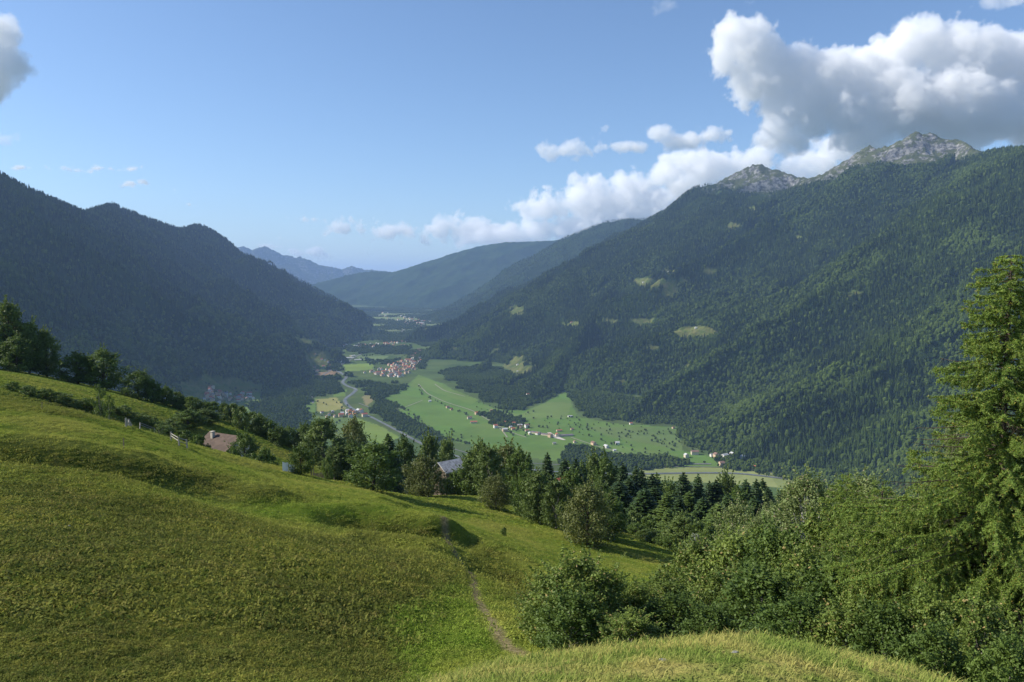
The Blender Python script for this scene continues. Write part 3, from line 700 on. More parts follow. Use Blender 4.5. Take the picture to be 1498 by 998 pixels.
CLOUD_A = [(1062,70,30),(1060,95,26),(1095,62,42),(1120,70,36),(1140,110,50),(1085,110,34),(1190,140,50),(1150,150,40),(1160,205,30),(1270,200,46,0,.7),(1078,50,38),(1100,88,44),(1135,90,40),(1170,105,44),(1210,110,46,-10),(1250,112,50),(1295,100,50),(1330,70,44),(1355,52,34),(1390,70,46),(1415,85,52,-10),(1450,84,46),(1475,105,50),
 (1520,110,66),(1500,160,64,0,.8),(1450,160,60,-20,.8),(1390,150,72,-20,.8),(1320,150,66,-20,.8),(1250,158,58,-10,.8),(1185,165,44),(1140,185,34),(1118,205,22),(1100,125,36),(1350,188,42,0,.7),(1430,186,46,0,.7),(1520,184,52,0,.7),(1290,190,40,0,.8),(1590,140,90),(1235,200,30)]
cloud('cumulus_cloud', 'large white cumulus cloud with a grey underside above the two rocky peaks', CLOUD_A, 15000, 18, 3, depth=.85)
CLOUD_B = [(900,217,16,0,.7,1.4),(940,212,20,0,.7,1.5),(965,198,20,0,.9,1.2),(1000,205,24,0,.7,1.6),(1040,196,20,0,.7,1.8),(1065,192,14,0,.7,1.3)]
cloud('cumulus_cloud', 'slender white cloud floating between the blue sky and the left rocky peak', CLOUD_B, 22000, 34, 5, dens=.0035, amp=.36)
CLOUD_C = [(985,250,34,0,.8,1.3),(1030,245,38,0,.8,1.4),(1080,245,34,0,.8,1.3),(1115,235,30),(1010,272,36,0,.9,1.5),(1070,280,40),(1170,250,30),(1200,240,34,0,.8),(1240,215,40,0,.6,1.4),(1160,280,40),(960,262,24)]
cloud('cumulus_cloud', 'pale cloud bank showing behind the saddle between the two rocky peaks', CLOUD_C, 26000, 44, 7, dens=.0026, amp=.5)
CLOUD_D = [(800,305,34,0,.8,1.2),(860,300,40),(910,300,44),(960,310,44),(775,302,26,0,.8,1.3),(775,300,24,0,.8,1.2),(795,296,22),(820,312,26,0,.7,1.4),(845,300,30),(860,280,26),(835,268,18,0,.8),(880,300,36),(905,290,34),(915,275,28),(945,288,30),(975,300,30),(1000,290,24),(890,330,46,0,.7,1.4),(840,335,40,0,.7,1.4),(790,335,34,0,.7,1.5),(940,320,44),(1000,320,40),(745,345,34,0,.6,1.8),(700,352,24,0,.6,1.6)]
cloud('cumulus_cloud', 'bright piled cumulus clouds rising behind the middle wooded ridge', CLOUD_D, 28000, 44, 9, dens=.0028, amp=.6)
CLOUD_E = [(495,332,19,0,.8,1.4),(530,335,20,0,.7,1.5),(565,338,24,0,.7,1.6),(600,343,20,0,.7,1.6),(640,338,25,0,.8,1.4),(663,328,22),(690,342,30,0,.7,1.5),(725,348,30,0,.7,1.5),(620,350,16,0,.6,1.6)]
cloud('cumulus_cloud', 'long low band of small clouds over the head of the valley', CLOUD_E, 30000, 44, 11, dens=.0028, amp=.6)
CLOUD_F = [(-30,60,50),(5,45,30),(18,35,16),(15,90,34),(25,100,24),(-10,125,34),(12,125,18),(-50,110,60)]
cloud('cumulus_cloud', 'grey and white cloud cut by the upper left edge of the picture', CLOUD_F, 13000, 30, 13)
CLOUD_G = [(820,217,25,0,.6,1.3),(848,216,23,0,.8,1.2),(800,222,10,0,.6),(888,192,12,0,.6),(840,232,12,0,.5)]
cloud('cloud_wisp', 'small ragged cloud scrap alone above the middle of the valley', CLOUD_G, 24000, 36, 15, dens=.0022, amp=.5)
cloud('cloud_wisp', 'tiny white cloud puff near the left edge above the dark mountain', [(10,202,16,0,.6,1.2),(-15,200,18,0,.7,1.2)], 20000, 36, 17, dens=.0015, amp=.4)
cloud('cloud_wisp', 'thin streaks of cloud low over the dark left mountains', [(40,246,11,0,.35,4),(140,245,12,0,.4,4.5),(165,246,11,0,.35,4),(205,272,11,0,.35,4),(70,266,7,0,.35,4),(285,300,6,0,.4,3)], 24000, 40, 19, dens=.0060, amp=.35)
cloud('cloud_wisp', 'faint small clouds just over the farthest blue mountain crest', [(410,364,12,0,.5,2),(450,368,14,0,.5,2),(475,374,10,0,.5,2),(440,320,10,0,.5,3),(420,352,7,0,.4,3)], 32000, 50, 21, dens=.0035, amp=.4)
cloud('cloud_wisp', 'small lone puff beside the left end of the large cumulus', [(1082,150,11,0,1,.9)], 15000, 26, 23, dens=.003, amp=.4)
cloud('cloud_wisp', 'torn cloud edge at the upper right corner of the sky', [(1460,2,20,0,.6,2),(1500,-2,22,0,.6,2)], 15000, 30, 25, dens=.002, amp=.4)
cloud('cloud_wisp', 'thin cloud veil at the top edge above the valley', [(975,6,14,0,.7,2.2),(1090,2,9,0,.5,2)], 15000, 30, 27, dens=.0010, amp=.45)
# ---------------------------------------------------------------- far woods on the slopes (one mass each)
def far_conifer(seed, tiers=3, sides=7, r=.17):
    rng = np.random.default_rng(seed); V, F, n = [], [], 0
    for k in range(tiers):
        z0 = .06 + k * .28; z1 = min(1.0, z0 + .46 - .02 * k); rr = r * (1 - k * .27)
        an = np.linspace(0, 2 * pi, sides, endpoint=False) + k + rng.uniform(-.25, .25, sides); ra = rr * rng.uniform(.65, 1.2, sides)
        V += [np.c_[ra * np.cos(an), ra * np.sin(an), z0 + rng.uniform(-.05, .05, sides)], [[0, 0, z1 if k < tiers - 1 else 1.0]]]
        F += [[n + i, n + (i + 1) % sides, n + sides] for i in range(sides)]; n += sides + 1
    return np.concatenate(V), np.array(F)
def ico():
    p = (1 + 5 ** .5) / 2; V = unit(np.array([(-1,p,0),(1,p,0),(-1,-p,0),(1,-p,0),(0,-1,p),(0,1,p),(0,-1,-p),(0,1,-p),(p,0,-1),(p,0,1),(-p,0,-1),(-p,0,1)], float))
    F = [(0,11,5),(0,5,1),(0,1,7),(0,7,10),(0,10,11),(1,5,9),(5,11,4),(11,10,2),(10,7,6),(7,1,8),(3,9,4),(3,4,2),(3,2,6),(3,6,8),(3,8,9),(4,9,5),(2,4,11),(6,2,10),(8,6,7),(9,8,1)]
    V = list(V); G = []; mid = {}
    def md(a, b):
        k = (min(a, b), max(a, b))
        if k not in mid: V.append(unit((V[a] + V[b]) / 2)); mid[k] = len(V) - 1
        return mid[k]
    for a, b, c in F: x, y, z = md(a, b), md(b, c), md(c, a); G += [(a, x, z), (x, b, y), (z, y, c), (x, y, z)]
    return np.array(V), np.array(G)
def far_round(seed):
    rng = np.random.default_rng(seed); V, F = ico(); V = V * rng.uniform(.7, 1.2, (len(V), 1)) * [.36, .36, .46]; V[:, 2] += .52; return V, F
def far_mat(name, a, b, c3):
    m, t, out = new_mat(name); pos = t.n('ShaderNodeNewGeometry').outputs['Position']
    ti = t.n('ShaderNodeAttribute', attribute_name='tint', attribute_type='INSTANCER').outputs['Fac']
    c = t.mix(ti, a, b); c = t.mix(t.ss(t.noise(pos, .0028, 4, .6), .5, .64), c, c3)
    d = t.n('ShaderNodeBsdfDiffuse', {'Roughness': 1.0}); t.put(d.inputs[0], c); t.put(out.inputs[0], d.outputs[0]); return m
mfc = far_mat('far_spruce', (.016, .034, .010), (.082, .118, .028), (.070, .108, .022)); mfr = far_mat('far_broadleaf', (.036, .060, .014), (.105, .145, .032), (.09, .13, .028))
FC = [mesh_np('far_conifer', *far_conifer(i), [mfc]) for i in range(4)] + [mesh_np('far_round_tree', *far_round(9 + i), [mfr]) for i in range(3)]
# visible ground lookup: running horizon over a bearing / distance grid
_va = np.radians(np.linspace(-36, 36, 500)); _vr = np.geomspace(150, 14000, 520)
_A2, _R2 = np.meshgrid(_va, _vr); _VZ = surf((_R2 * np.sin(_A2)).ravel(), (_R2 * np.cos(_A2)).ravel()).reshape(_A2.shape); _el = _VZ / _R2; _hor = np.maximum.accumulate(_el, 0)
def visible(X, Y, Z, lift=22.0):
    r = np.hypot(X, Y); a = np.arctan2(X, Y); i = np.clip((np.log(r / 150) / np.log(14000 / 150) * 519).astype(int) - 2, 0, 519); j = np.clip(((a - _va[0]) / (_va[-1] - _va[0]) * 499 + .5).astype(int), 0, 499)
    return (Z + lift) / r > _hor[i, j]
def wood(name, fn, box, per, seed, cov, label, ratio, hh=(19, 35), thin=None, dmax=9000):
    rng = np.random.default_rng(seed); n = int((box[1] - box[0]) * (box[3] - box[2]) / per)
    X = rng.uniform(box[0], box[1], n); Y = rng.uniform(box[2], box[3], n)
    az = np.arctan2(X, Y); k = (np.abs(az) < R(34.5)) & (rng.uniform(size=n) < np.clip(1.25 - Y / 12000, .45, 1)); X, Y = X[k], Y[k]
    Z = fn(X, Y); f = floor_z(X, Y); k = Z > f + 2; X, Y, Z = X[k], Y[k], Z[k]
    k = visible(X, Y, Z); X, Y, Z = X[k], Y[k], Z[k]
    c = cov(X, Y, Z); gap = fbm(X, Y, 120, 3, seed + 1)
    k = (c['open'] < .4) & (rng.uniform(size=len(X)) < 1.0 - 1.15 * c['rock'] ** .6 - .25 * sstep(gap, .25, .5)); X, Y, Z = X[k], Y[k], Z[k]; rk = c['rock'][k]
    br = rng.uniform(size=len(X)) < ratio(X, Y, Z)
    ix = np.where(br, rng.integers(4, 7, len(X)), rng.integers(0, 4, len(X)))
    sz = rng.uniform(*hh, len(X)) * np.where(br, .72, 1) * (1 - .55 * rk)
    instancer(name, np.c_[X, Y, Z - .5], FC, sz, rng.uniform(0, 6.28, len(X)), ix, {'tint': rng.uniform(0, 1, len(X)) ** 1.5}, label, 'forest')
    print(name, len(X))
rat_r = lambda X, Y, Z: .10 + .5 * sstep(-Z, 330, 540) * (fbm(X, Y, 400, 3, 601) > -.1) + .5 * sstep(fbm(X, Y, 500, 3, 602), .12, .3)
rat_l = lambda X, Y, Z: .15 + .75 * sstep(-Z, 100, 330)
wood('forest', withfloor(h_right, 60), (-1500, 4300, 1300, 9000), 62, 701, cov_right, 'dark conifer forest covering the sunlit right mountainside', rat_r)
wood('forest', withfloor(h_left, 45), (-4200, -600, 2300, 9800), 85, 702, lambda X, Y, Z: {'open': np.clip(cov_right(X, Y, Z)['open'] , 0, 1), 'rock': np.zeros(X.shape)}, 'shaded dark forest covering the left mountains', rat_l)
wood('forest', withfloor(h_r2, 50), (-1400, 3600, 9000, 11000), 190, 703, cov_plain, 'bluish forest on the middle wooded ridge', rat_r, (20, 32))
# woods on the valley floor
FLOOR_WOODS = [[(640,546),(700,582),(740,598),(770,598),(800,586),(828,570),(840,588),(850,608),(905,618),(990,623),(1003,655),(1100,675),(1010,600),(900,575),(800,550),(680,536)], [(505, 560), (545, 558), (600, 566), (560, 585), (530, 580), (545, 572), (515, 563)], [(455, 552), (490, 550), (498, 565), (500, 575), (455, 580), (450, 565)], [(545, 590), (566, 585), (580, 600), (640, 640), (655, 655), (620, 650), (575, 622), (555, 612)],
 [(380, 560), (450, 560), (452, 605), (440, 650), (380, 640)], [(505, 507), (600, 507), (600, 517), (520, 519)], [(484, 508), (500, 510), (498, 545), (482, 545)], [(525, 527), (580, 527), (580, 534), (548, 531)], [(640, 478), (560, 494), (600, 500), (650, 510), (660, 490)], [(695, 603), (770, 610), (765, 620), (720, 622)], [(820, 662), (850, 650), (880, 668), (1010, 672), (1005, 682), (930, 690), (840, 690), (815, 680)],
 [(1030, 655), (1075, 665), (1200, 690), (1350, 715), (1200, 712), (1060, 684)], [(600, 515), (620, 512), (625, 535), (612, 540)], [(370, 590), (450, 600), (450, 700), (370, 640)]]
rng = np.random.default_rng(71); X = rng.uniform(-2600, 1700, 300000); Y = rng.uniform(2300, 8200, 300000); Z = surf(X, Y)
px, py = pix(X, Y, Z); px = px + 16 * fbm(X, Y, 110, 4, 650, .6); py = py + 7 * fbm(X, Y, 110, 4, 651, .6); k = np.zeros(X.shape, bool)
for p in FLOOR_WOODS: k |= inpoly(px, py, p)
for fn, kk in ((h_left, 45), (h_right, 60)): k &= withfloor(fn, kk)(X, Y) < floor_z(X, Y) + 2
k &= visible(X, Y, Z); X, Y, Z = X[k], Y[k], Z[k]; n = len(X)
instancer('forest', np.c_[X, Y, Z - .5], FC, rng.uniform(8, 17, n), rng.uniform(0, 6.28, n), np.where(rng.uniform(size=n) < .8, rng.integers(4, 7, n), rng.integers(0, 4, n)), {'tint': rng.uniform(0, .8, n)}, 'dark woods along the river on the valley floor', 'forest')
print('floor woods', n)
rng = np.random.default_rng(72); X = rng.uniform(-4200, 600, 60000); Y = rng.uniform(7200, 13500, 60000); Z = floor_z(X, Y)
k = (np.abs(surf(X, Y) - Z) < 3) & (fbm(X, Y, 420, 4, 660, .6) > .02); k &= visible(X, Y, Z); X, Y, Z = X[k], Y[k], Z[k]; n = len(X)
instancer('forest', np.c_[X, Y, Z - .5], FC, rng.uniform(12, 22, n), rng.uniform(0, 6.28, n), rng.integers(4, 7, n), {'tint': rng.uniform(0, 1, n)}, 'scattered woods and tree lines at the far head of the valley', 'forest')
# ---------------------------------------------------------------- river, roads
def ribbon(name, pts, width, mat, lift=.6, label=None):
    g, ok = cast_many([p[0] for p in pts], [p[1] for p in pts]); w = [p[2] if len(p) > 2 else width for p in pts]
    g = g[:, :2]; out_ = []; ww = []
    for a, b, wa, wb in zip(g[:-1], g[1:], w[:-1], w[1:]):
        n = max(2, int(np.linalg.norm(b - a) / 25)); t = np.arange(n) / n; out_.append(a + (b - a) * t[:, None]); ww += list(wa + (wb - wa) * t)
    c = np.concatenate(out_ + [g[-1:]]); ww = np.array(ww + [w[-1]])
    for _ in range(6): c[1:-1] = (c[:-2] + 2 * c[1:-1] + c[2:]) / 4
    d = np.gradient(c, axis=0); d = d / np.linalg.norm(d, axis=1)[:, None]; nrm = np.c_[-d[:, 1], d[:, 0]]
    V = []; 
    for s_ in (-.5, .5):
        q = c + nrm * (ww * s_)[:, None]; V.append(q)
    L, Rr = V; zc = np.maximum(surf(L[:, 0], L[:, 1]), surf(Rr[:, 0], Rr[:, 1])) + lift
    n = len(c); VV = np.concatenate([np.c_[L, zc], np.c_[Rr, zc]]); F = np.array([[i, i + 1, n + i + 1, n + i] for i in range(n - 1)])
    o = link(name, mesh_np(name, VV, F[:, ::-1], [mat])); tag(o, kind='structure'); return o
def simple_mat(name, col, col2=None, sc=.2, rough=.8, spec=.3):
    m, t, out = new_mat(name); g = t.n('ShaderNodeNewGeometry')
    c = t.mix(t.ss(t.noise(g.outputs['Position'], sc, 4, .6), .38, .62), col, col2 or col)
    p = t.n('ShaderNodeBsdfPrincipled', {'Roughness': rough, 'Specular IOR Level': spec}); t.put(p.inputs['Base Color'], c); t.put(out.inputs[0], p.outputs[0]); return m
m_river = simple_mat('river_water', (.10, .115, .12), (.17, .18, .18), .02, .5, .2); m_gravel = simple_mat('river_gravel', (.09, .10, .07), (.15, .15, .12), .03); m_road = simple_mat('road_asphalt', (.11, .11, .105), (.15, .15, .14), .02); m_track = simple_mat('farm_track', (.19, .20, .12), (.24, .23, .16), .02)
RIV = [(512, 528, 26), (497, 534, 28), (490, 541, 28), (499, 546, 30), (508, 550, 26), (502, 557, 26), (500, 560, 26), (512, 567, 28), (523, 569, 30), (516, 576, 28), (503, 585, 26), (508, 593, 26), (522, 602, 22), (539, 608, 20), (562, 620, 20), (583, 631, 20), (610, 646, 20), (640, 660, 20), (700, 676, 22), (760, 686, 24), (830, 692, 26), (920, 694, 26), (1010, 692, 26), (1080, 692, 26), (1160, 702, 26), (1260, 720, 26), (1400, 745, 26)]
ribbon('river_bank', [(a, b, c * .8) for a, b, c in RIV], 50, m_gravel, .5)
ribbon('river', [(a, b, c * .42) for a, b, c in RIV], 22, m_river, 1.2)
ribbon('road', [(525, 590), (545, 598), (560, 608), (590, 624), (615, 637), (650, 653), (700, 668), (760, 677), (830, 681), (925, 683), (1040, 683), (1090, 686), (1160, 696), (1230, 706)], 7, m_road, 1.0)
ribbon('road', [(905, 678, 14), (960, 679, 14), (1040, 679, 14)], 14, m_road, 1.1)
ribbon('track', [(612, 562), (625, 576), (650, 588), (690, 600), (715, 615), (745, 632), (770, 640)], 7, m_track, .8)
ribbon('track', [(560, 603), (590, 597), (618, 586)], 6, m_track, .8)
ribbon('track', [(716, 614), (735, 630), (742, 640)], 6, m_track, .8)
ribbon('track', [(835, 640), (870, 652), (900, 660), (940, 672)], 6, m_track, .8)
ribbon('track', [(636, 562), (650, 572), (680, 580)], 8, m_track, .8)
ribbon('road', [(458, 590, 9), (452, 560, 9), (470, 550, 10), (500, 533, 12), (530, 517, 14), (560, 509, 16), (585, 490, 18), (600, 470, 20)], 12, m_road, 1.0)
# ---------------------------------------------------------------- houses
m_walls = [simple_mat('white_render', (.62, .60, .55), (.7, .68, .63), .3), simple_mat('cream_render', (.55, .47, .34), (.62, .55, .42), .3), simple_mat('ochre_render', (.50, .36, .24), (.56, .42, .28), .3), simple_mat('stone_wall', (.30, .28, .25), (.42, .40, .36), 1.5)]
m_roofs = [simple_mat('red_tiles', (.30, .085, .045), (.40, .14, .08), .4), simple_mat('brown_tiles', (.17, .10, .075), (.24, .15, .11), .4), simple_mat('slate_tiles', (.16, .16, .17), (.26, .26, .26), .4), simple_mat('pale_roof', (.42, .42, .42), (.55, .55, .55), .2)]
m_win = simple_mat('window_glass', (.03, .035, .04), (.05, .055, .06), 1, .15, .6)
def gable(w, d, hw, hr, ov=.8, th=.3):
    """wall mesh and roof mesh of a gabled house, ridge along x"""
    x, y = w / 2, d / 2
    V = [(-x, -y, -3), (x, -y, -3), (x, y, -3), (-x, y, -3), (-x, -y, hw), (x, -y, hw), (x, y, hw), (-x, y, hw), (-x, 0, hw + hr), (x, 0, hw + hr)]
    T = [(0, 1, 5), (0, 5, 4), (2, 3, 7), (2, 7, 6), (3, 0, 4), (3, 4, 7), (1, 2, 6), (1, 6, 5), (4, 8, 7), (5, 6, 9)]
    k = hr / y; X_, Y_ = x + ov, y + ov; zr = hw + hr + .12; ze = zr - k * Y_
    RV = [(-X_, -Y_, ze), (X_, -Y_, ze), (X_, 0, zr), (-X_, 0, zr), (X_, Y_, ze), (-X_, Y_, ze)]; RV = RV + [(a, b, c + th) for a, b, c in RV]
    RF = [(6, 7, 8, 9), (9, 8, 10, 11), (1, 0, 3, 2), (2, 3, 5, 4), (0, 1, 7, 6), (4, 5, 11, 10), (1, 2, 8, 7), (2, 4, 10, 8), (3, 0, 6, 9), (5, 3, 9, 11)]
    return (np.array(V, float), np.array(T)), (np.array(RV, float), np.array(RF))
rh = np.random.default_rng(88); HP = []
for i, (w, d, hw, hr) in enumerate([(13, 10, 6, 2.8), (15, 11, 8, 3), (11, 9, 5.5, 2.6), (18, 11, 8, 3), (12, 12, 9, 3.2), (22, 12, 5, 2.4)]):
    a, b = gable(w, d, hw, hr); HP.append((mesh_np('house_wall', *a, [m_walls[i % 3]]), a, mesh_np('house_roof', *b, [m_roofs[0 if i in (0, 2, 3, 4) else 1]]), b))
HPX = {}
def hproto(i, wm, rm):
    k = (i, wm, rm)
    if k not in HPX: HPX[k] = (mesh_np('wall', *HP[i][1], [m_walls[wm]]), mesh_np('roof', *HP[i][3], [m_roofs[rm]]))
    return HPX[k]
def put_house(p, i, wm, rm, rot, sc, label, group=None, kind='house'):
    o = link(kind, None, loc=p); o.rotation_euler = (0, 0, rot); o.scale = (sc, sc, sc); tag(o, label, 'house' if kind == 'house' else kind.replace('_', ' '), group)
    a, b = hproto(i, wm, rm); link('wall', a, o); link('roof', b, o); return o
def rnd_in(poly, n, rng, mind=0.0):
    q = np.array(poly, float); out_ = []; lo, hi = q.min(0), q.max(0); tries = 0
    while len(out_) < n and tries < 60000:
        tries += 1; c = lo + (hi - lo) * rng.uniform(size=2)
        if inpoly(np.array([c[0]]), np.array([c[1]]), poly)[0] and all(((c[0] - o[0]) / 1.7) ** 2 + (c[1] - o[1]) ** 2 > mind ** 2 for o in out_): out_.append(c)
    return np.array(out_)
WN, RN = ['white', 'cream', 'ochre', 'stone'], ['red', 'brown', 'grey', 'pale', 'violet']
def side(c, q):
    m = np.median(q, 0); w = np.ptp(q, 0) * .22
    a = 'left' if c[0] < m[0] - w[0] else 'right' if c[0] > m[0] + w[0] else 'middle'; b = 'far' if c[1] < m[1] - w[1] else 'near' if c[1] > m[1] + w[1] else ''
    return (b + ' ' + a).strip()
def village(poly, n, rng, label, group, mind=1.2, roofs=(0, 0, 0, 1, 1, 2), rot0=.4, sc=(.8, 1.15), small=None, d1=14000):
    q = rnd_in(poly, n, rng, mind); g, ok = cast_many(q[:, 0], q[:, 1], d1=d1)
    for p, k, c in zip(g, ok, q):
        i, wm, rm, tr = rng.integers(0, 5), rng.integers(0, 3), roofs[rng.integers(0, len(roofs))], rng.choice([0, 1])
        if k: put_house(p, i, wm, rm, rot0 + tr * pi / 2 + rng.normal(0, .2), 1.3 * rng.uniform(*sc), '%s %s roofed house, %s part of %s' % (['small', 'tall', 'small', 'long', 'square'][i], RN[rm], side(c, q), label), group)
village([(295, 572), (312, 566), (335, 574), (368, 578), (374, 590), (345, 588), (318, 592), (298, 585)], 48, rh, 'the village on the shaded left valley side', 'houses of the village on the left', 1.5)
village([(533, 546), (555, 540), (572, 534), (600, 524), (606, 514), (615, 512), (616, 530), (606, 545), (585, 552), (565, 552)], 120, rh, 'the village beside the big green fields', 'houses of the village by the big fields', 1.15, sc=(.8, 1.1))
village([(500, 506), (520, 502), (560, 500), (598, 500), (602, 507), (560, 508), (510, 510)], 34, rh, 'the distant village behind the riverside wood', 'houses of the distant village behind the wood', 1.4, (0, 0, 1, 3))
village([(548, 458), (575, 459), (600, 463), (632, 472), (615, 480), (585, 472), (560, 466)], 42, rh, 'the farthest town in the valley head', 'houses of the farthest town', 1.2, (0, 1, 3, 3), sc=(1.0, 1.6))
village([(500, 603), (520, 600), (545, 608), (540, 613), (515, 611), (498, 610)], 12, rh, 'the riverside hamlet by the road', 'buildings of the riverside hamlet', 2.2, (0, 0, 3))
village([(460, 515), (500, 520), (500, 532), (470, 548), (455, 552)], 10, rh, 'the houses near the lime green field', 'houses near the river bend', 3)
village([(470, 603), (492, 603), (500, 614), (478, 616)], 5, rh, 'the cluster below the straw field', 'pale buildings by the straw field', 3, (3, 1))
village([(690, 596), (730, 604), (770, 618), (850, 646), (900, 655), (880, 662), (800, 652), (740, 634), (700, 616)], 16, rh, 'the farms along the meadow track', 'farms strung along the meadow track', 5, (0, 1, 3), sc=(.8, 1.0))
village([(990, 640), (1080, 664), (1150, 686), (1080, 690), (1000, 672)], 8, rh, 'the right meadow end', 'houses at the right end of the meadows', 6, (0, 1, 3))
# farms and larger buildings one can point to
def single(px, py, i, wm, rm, rot, sc, label, kind='house'):
    g, ok = cast_many([px], [py]); put_house(g[0], i, wm, rm, rot, sc, label, None, kind)
L_ = [
 (687, 613, 3, 1, 1, .3, 1.1, 'brown farmhouse hidden in trees above the long red roofed farm'), (693, 619, 5, 1, 0, .1, 1.25, 'long low red roofed farm beside the hedge across the green fields'),
 (655, 597, 2, 2, 1, .5, 1.3, 'brown roofed farmhouse halfway along the hedge between two green fields'), (629, 588, 0, 0, 3, .2, 1, 'small pale farm shed at the upper end of the hedge between the fields'), (660, 600, 0, 2, 0, .9, .9, 'little red roofed shed just below the farmhouse on the field hedge'),
 (752, 621, 1, 0, 0, .2, 1.0, 'cream house at the left of the farm group left of the long halls'), (760, 626, 4, 2, 1, 1.2, 1.1, 'tall ochre house in the farm group left of the long halls'), (747, 626, 2, 1, 3, .5, 1.0, 'pale roofed barn in the farm group left of the long halls'),
 (903, 650, 2, 0, 3, .1, 1.3, 'white cottage with pale roof among trees on the sloping orchard meadow'), (899, 660, 0, 0, 3, .2, .8, 'tiny white shed below the white cottage on the orchard meadow'),
 (811, 650, 0, 1, 2, .1, .9, 'small grey roofed shed standing alone on the open field below the halls'), (772, 579, 4, 0, 0, .5, 1.0, 'cream house in the small meadow above the wooded strip'), (923, 621, 2, 0, 0, .3, 1.1, 'white house at the forest edge above the right end of the meadows'),
 (834, 610, 5, 0, 3, .4, .9, 'low white roofed barn under the forest edge above the long halls'), (837, 629, 0, 2, 1, .3, .9, 'small brown shed above the long halls in the orchard'), (985, 627, 2, 2, 1, .5, 1.0, 'brown roofed hut beside the dark forest at the right end of the meadows'), (1042, 668, 1, 0, 2, .3, 1.0, 'pale house at the forest foot near the road'),
 (1018, 481, 2, 0, 3, .1, 1.0, 'white alpine hut at the top of the broad clearing high on the right slope'), (941, 414, 0, 0, 3, .1, .9, 'tiny white hut at the left end of the long curved clearing'), (836, 473, 0, 2, 0, .2, .9, 'tiny hut beside the reddish clearing on the right slope'), (757, 534, 0, 0, 3, .5, 1.0, 'white hut in the upper part of the patchwork clearing'), (757, 544, 2, 0, 3, .1, .9, 'white hut in the lower part of the patchwork clearing'), (735, 549, 0, 1, 3, .1, .8, 'tiny pale hut at the left edge of the patchwork clearing'), (978, 398, 0, 0, 3, .2, .8, 'tiny hut on the small topmost clearing above the curved one'),
]
for a in L_: single(*a)
# long halls with solar-dark roofs
def hall(px, py, w, d, rot, rm, label):
    g, ok = cast_many([px], [py]); a, b = gable(w, d, 5, 2.0)
    o = link('farm_hall', None, loc=g[0]); o.rotation_euler = (0, 0, rot); tag(o, label, 'hall')
    link('wall', mesh_np('wall', *a, [m_walls[1]]), o); link('roof', mesh_np('roof', *b, [m_roofs[rm]]), o)
m_roofs.append(simple_mat('violet_grey_roof', (.12, .10, .13), (.20, .15, .17), .1))
hall(784, 634, 42, 15, 2.55, 4, 'leftmost of the three long dark roofed farm halls'); hall(800, 637, 46, 16, 2.55, 4, 'middle long dark roofed farm hall beside the pale yard'); hall(827, 638, 60, 17, .25, 4, 'long dark roofed farm hall right of the pale yard'); hall(818, 631, 22, 12, .25, 0, 'short red roofed hall behind the long farm halls'); hall(771, 631, 16, 11, .3, 0, 'little red roofed building left of the long farm halls')
hall(508, 524, 95, 45, .2, 3, 'large pale factory hall with white roof beside the river'); hall(524, 527, 50, 30, .2, 3, 'smaller pale factory hall right of the big white one'); hall(516, 521, 40, 25, .9, 3, 'pale hall behind the big white factory hall')
hall(840, 686, 45, 12, .05, 3, 'long pale roadside building half hidden behind dark treetops')
ribbon('yard', [(803, 633, 14), (812, 641, 26), (826, 644, 12)], 18, simple_mat('pale_gravel', (.5, .45, .38)), .9)
# church towers rising from two villages
def church(px, py, label):
    g, ok = cast_many([px], [py]); o = link('church_tower', None, loc=g[0]); tag(o, label, 'church tower')
    a = tubes([((0, 0, -3), (0, 0, 26), 3.2, 3.1)], 4); link('tower_wall', mesh_np('tower_wall', *a, [m_walls[0]]), o)
    b = tubes([((0, 0, 26.1), (0, 0, 38), 3.6, .15)], 8); link('spire', mesh_np('spire', *b, [m_roofs[2]]), o)
church(575, 545, 'white church tower in the village beside the big green fields'); church(333, 582, 'white church tower in the village on the shaded left side')
# ---------------------------------------------------------------- single trees dotted over the valley floor
rv = np.random.default_rng(99)
mvt = leaf_mat('valley_leaf', (.045, .075, .020), (.085, .125, .030), sc=.05, trans=.2)
VT = []
for i in range(4):
    C = unit(rv.normal(size=(520, 3))) * rv.uniform(.55, 1, (520, 1)) ** .5; lump = 1 + .25 * vnoise(C[:, 0] * 2.2 + i * 9, C[:, 2] * 2.2 + C[:, 1] * 1.7, i)
    C = C * lump[:, None] * [4.2, 4.2, 4.6] + [0, 0, 6.2]
    VT.append((mesh_np('crown', *leaves(C, rv.uniform(.5, .95, 520), rv, bias=unit(C - [0, 0, 6.2]) * 1.2, k=.8, aspect=.8), [mvt]), mesh_np('trunk', *tubes([((0, 0, -1), (0, 0, 5), .35, .2)], 5), [M['bark']])))
def dots(poly, n, label, group, h=(6, 12), mind=1.5):
    q = rnd_in(poly, n, rv, mind); g, ok = cast_many(q[:, 0], q[:, 1])
    hs = rv.uniform(*h, len(q)); hm = np.percentile(hs, [33, 66])
    for p, k, c, hh in zip(g, ok, q, hs):
        if k: place_tree('field_tree', VT[rv.integers(0, 4)], p, hh, 10.8, rv.uniform(.9, 1.4), rv.uniform(0, 6), '%s %s, %s part' % ('short' if hh < hm[0] else 'tall' if hh > hm[1] else 'middling', label.replace('small ', ''), side(c, q)), 'tree', group)
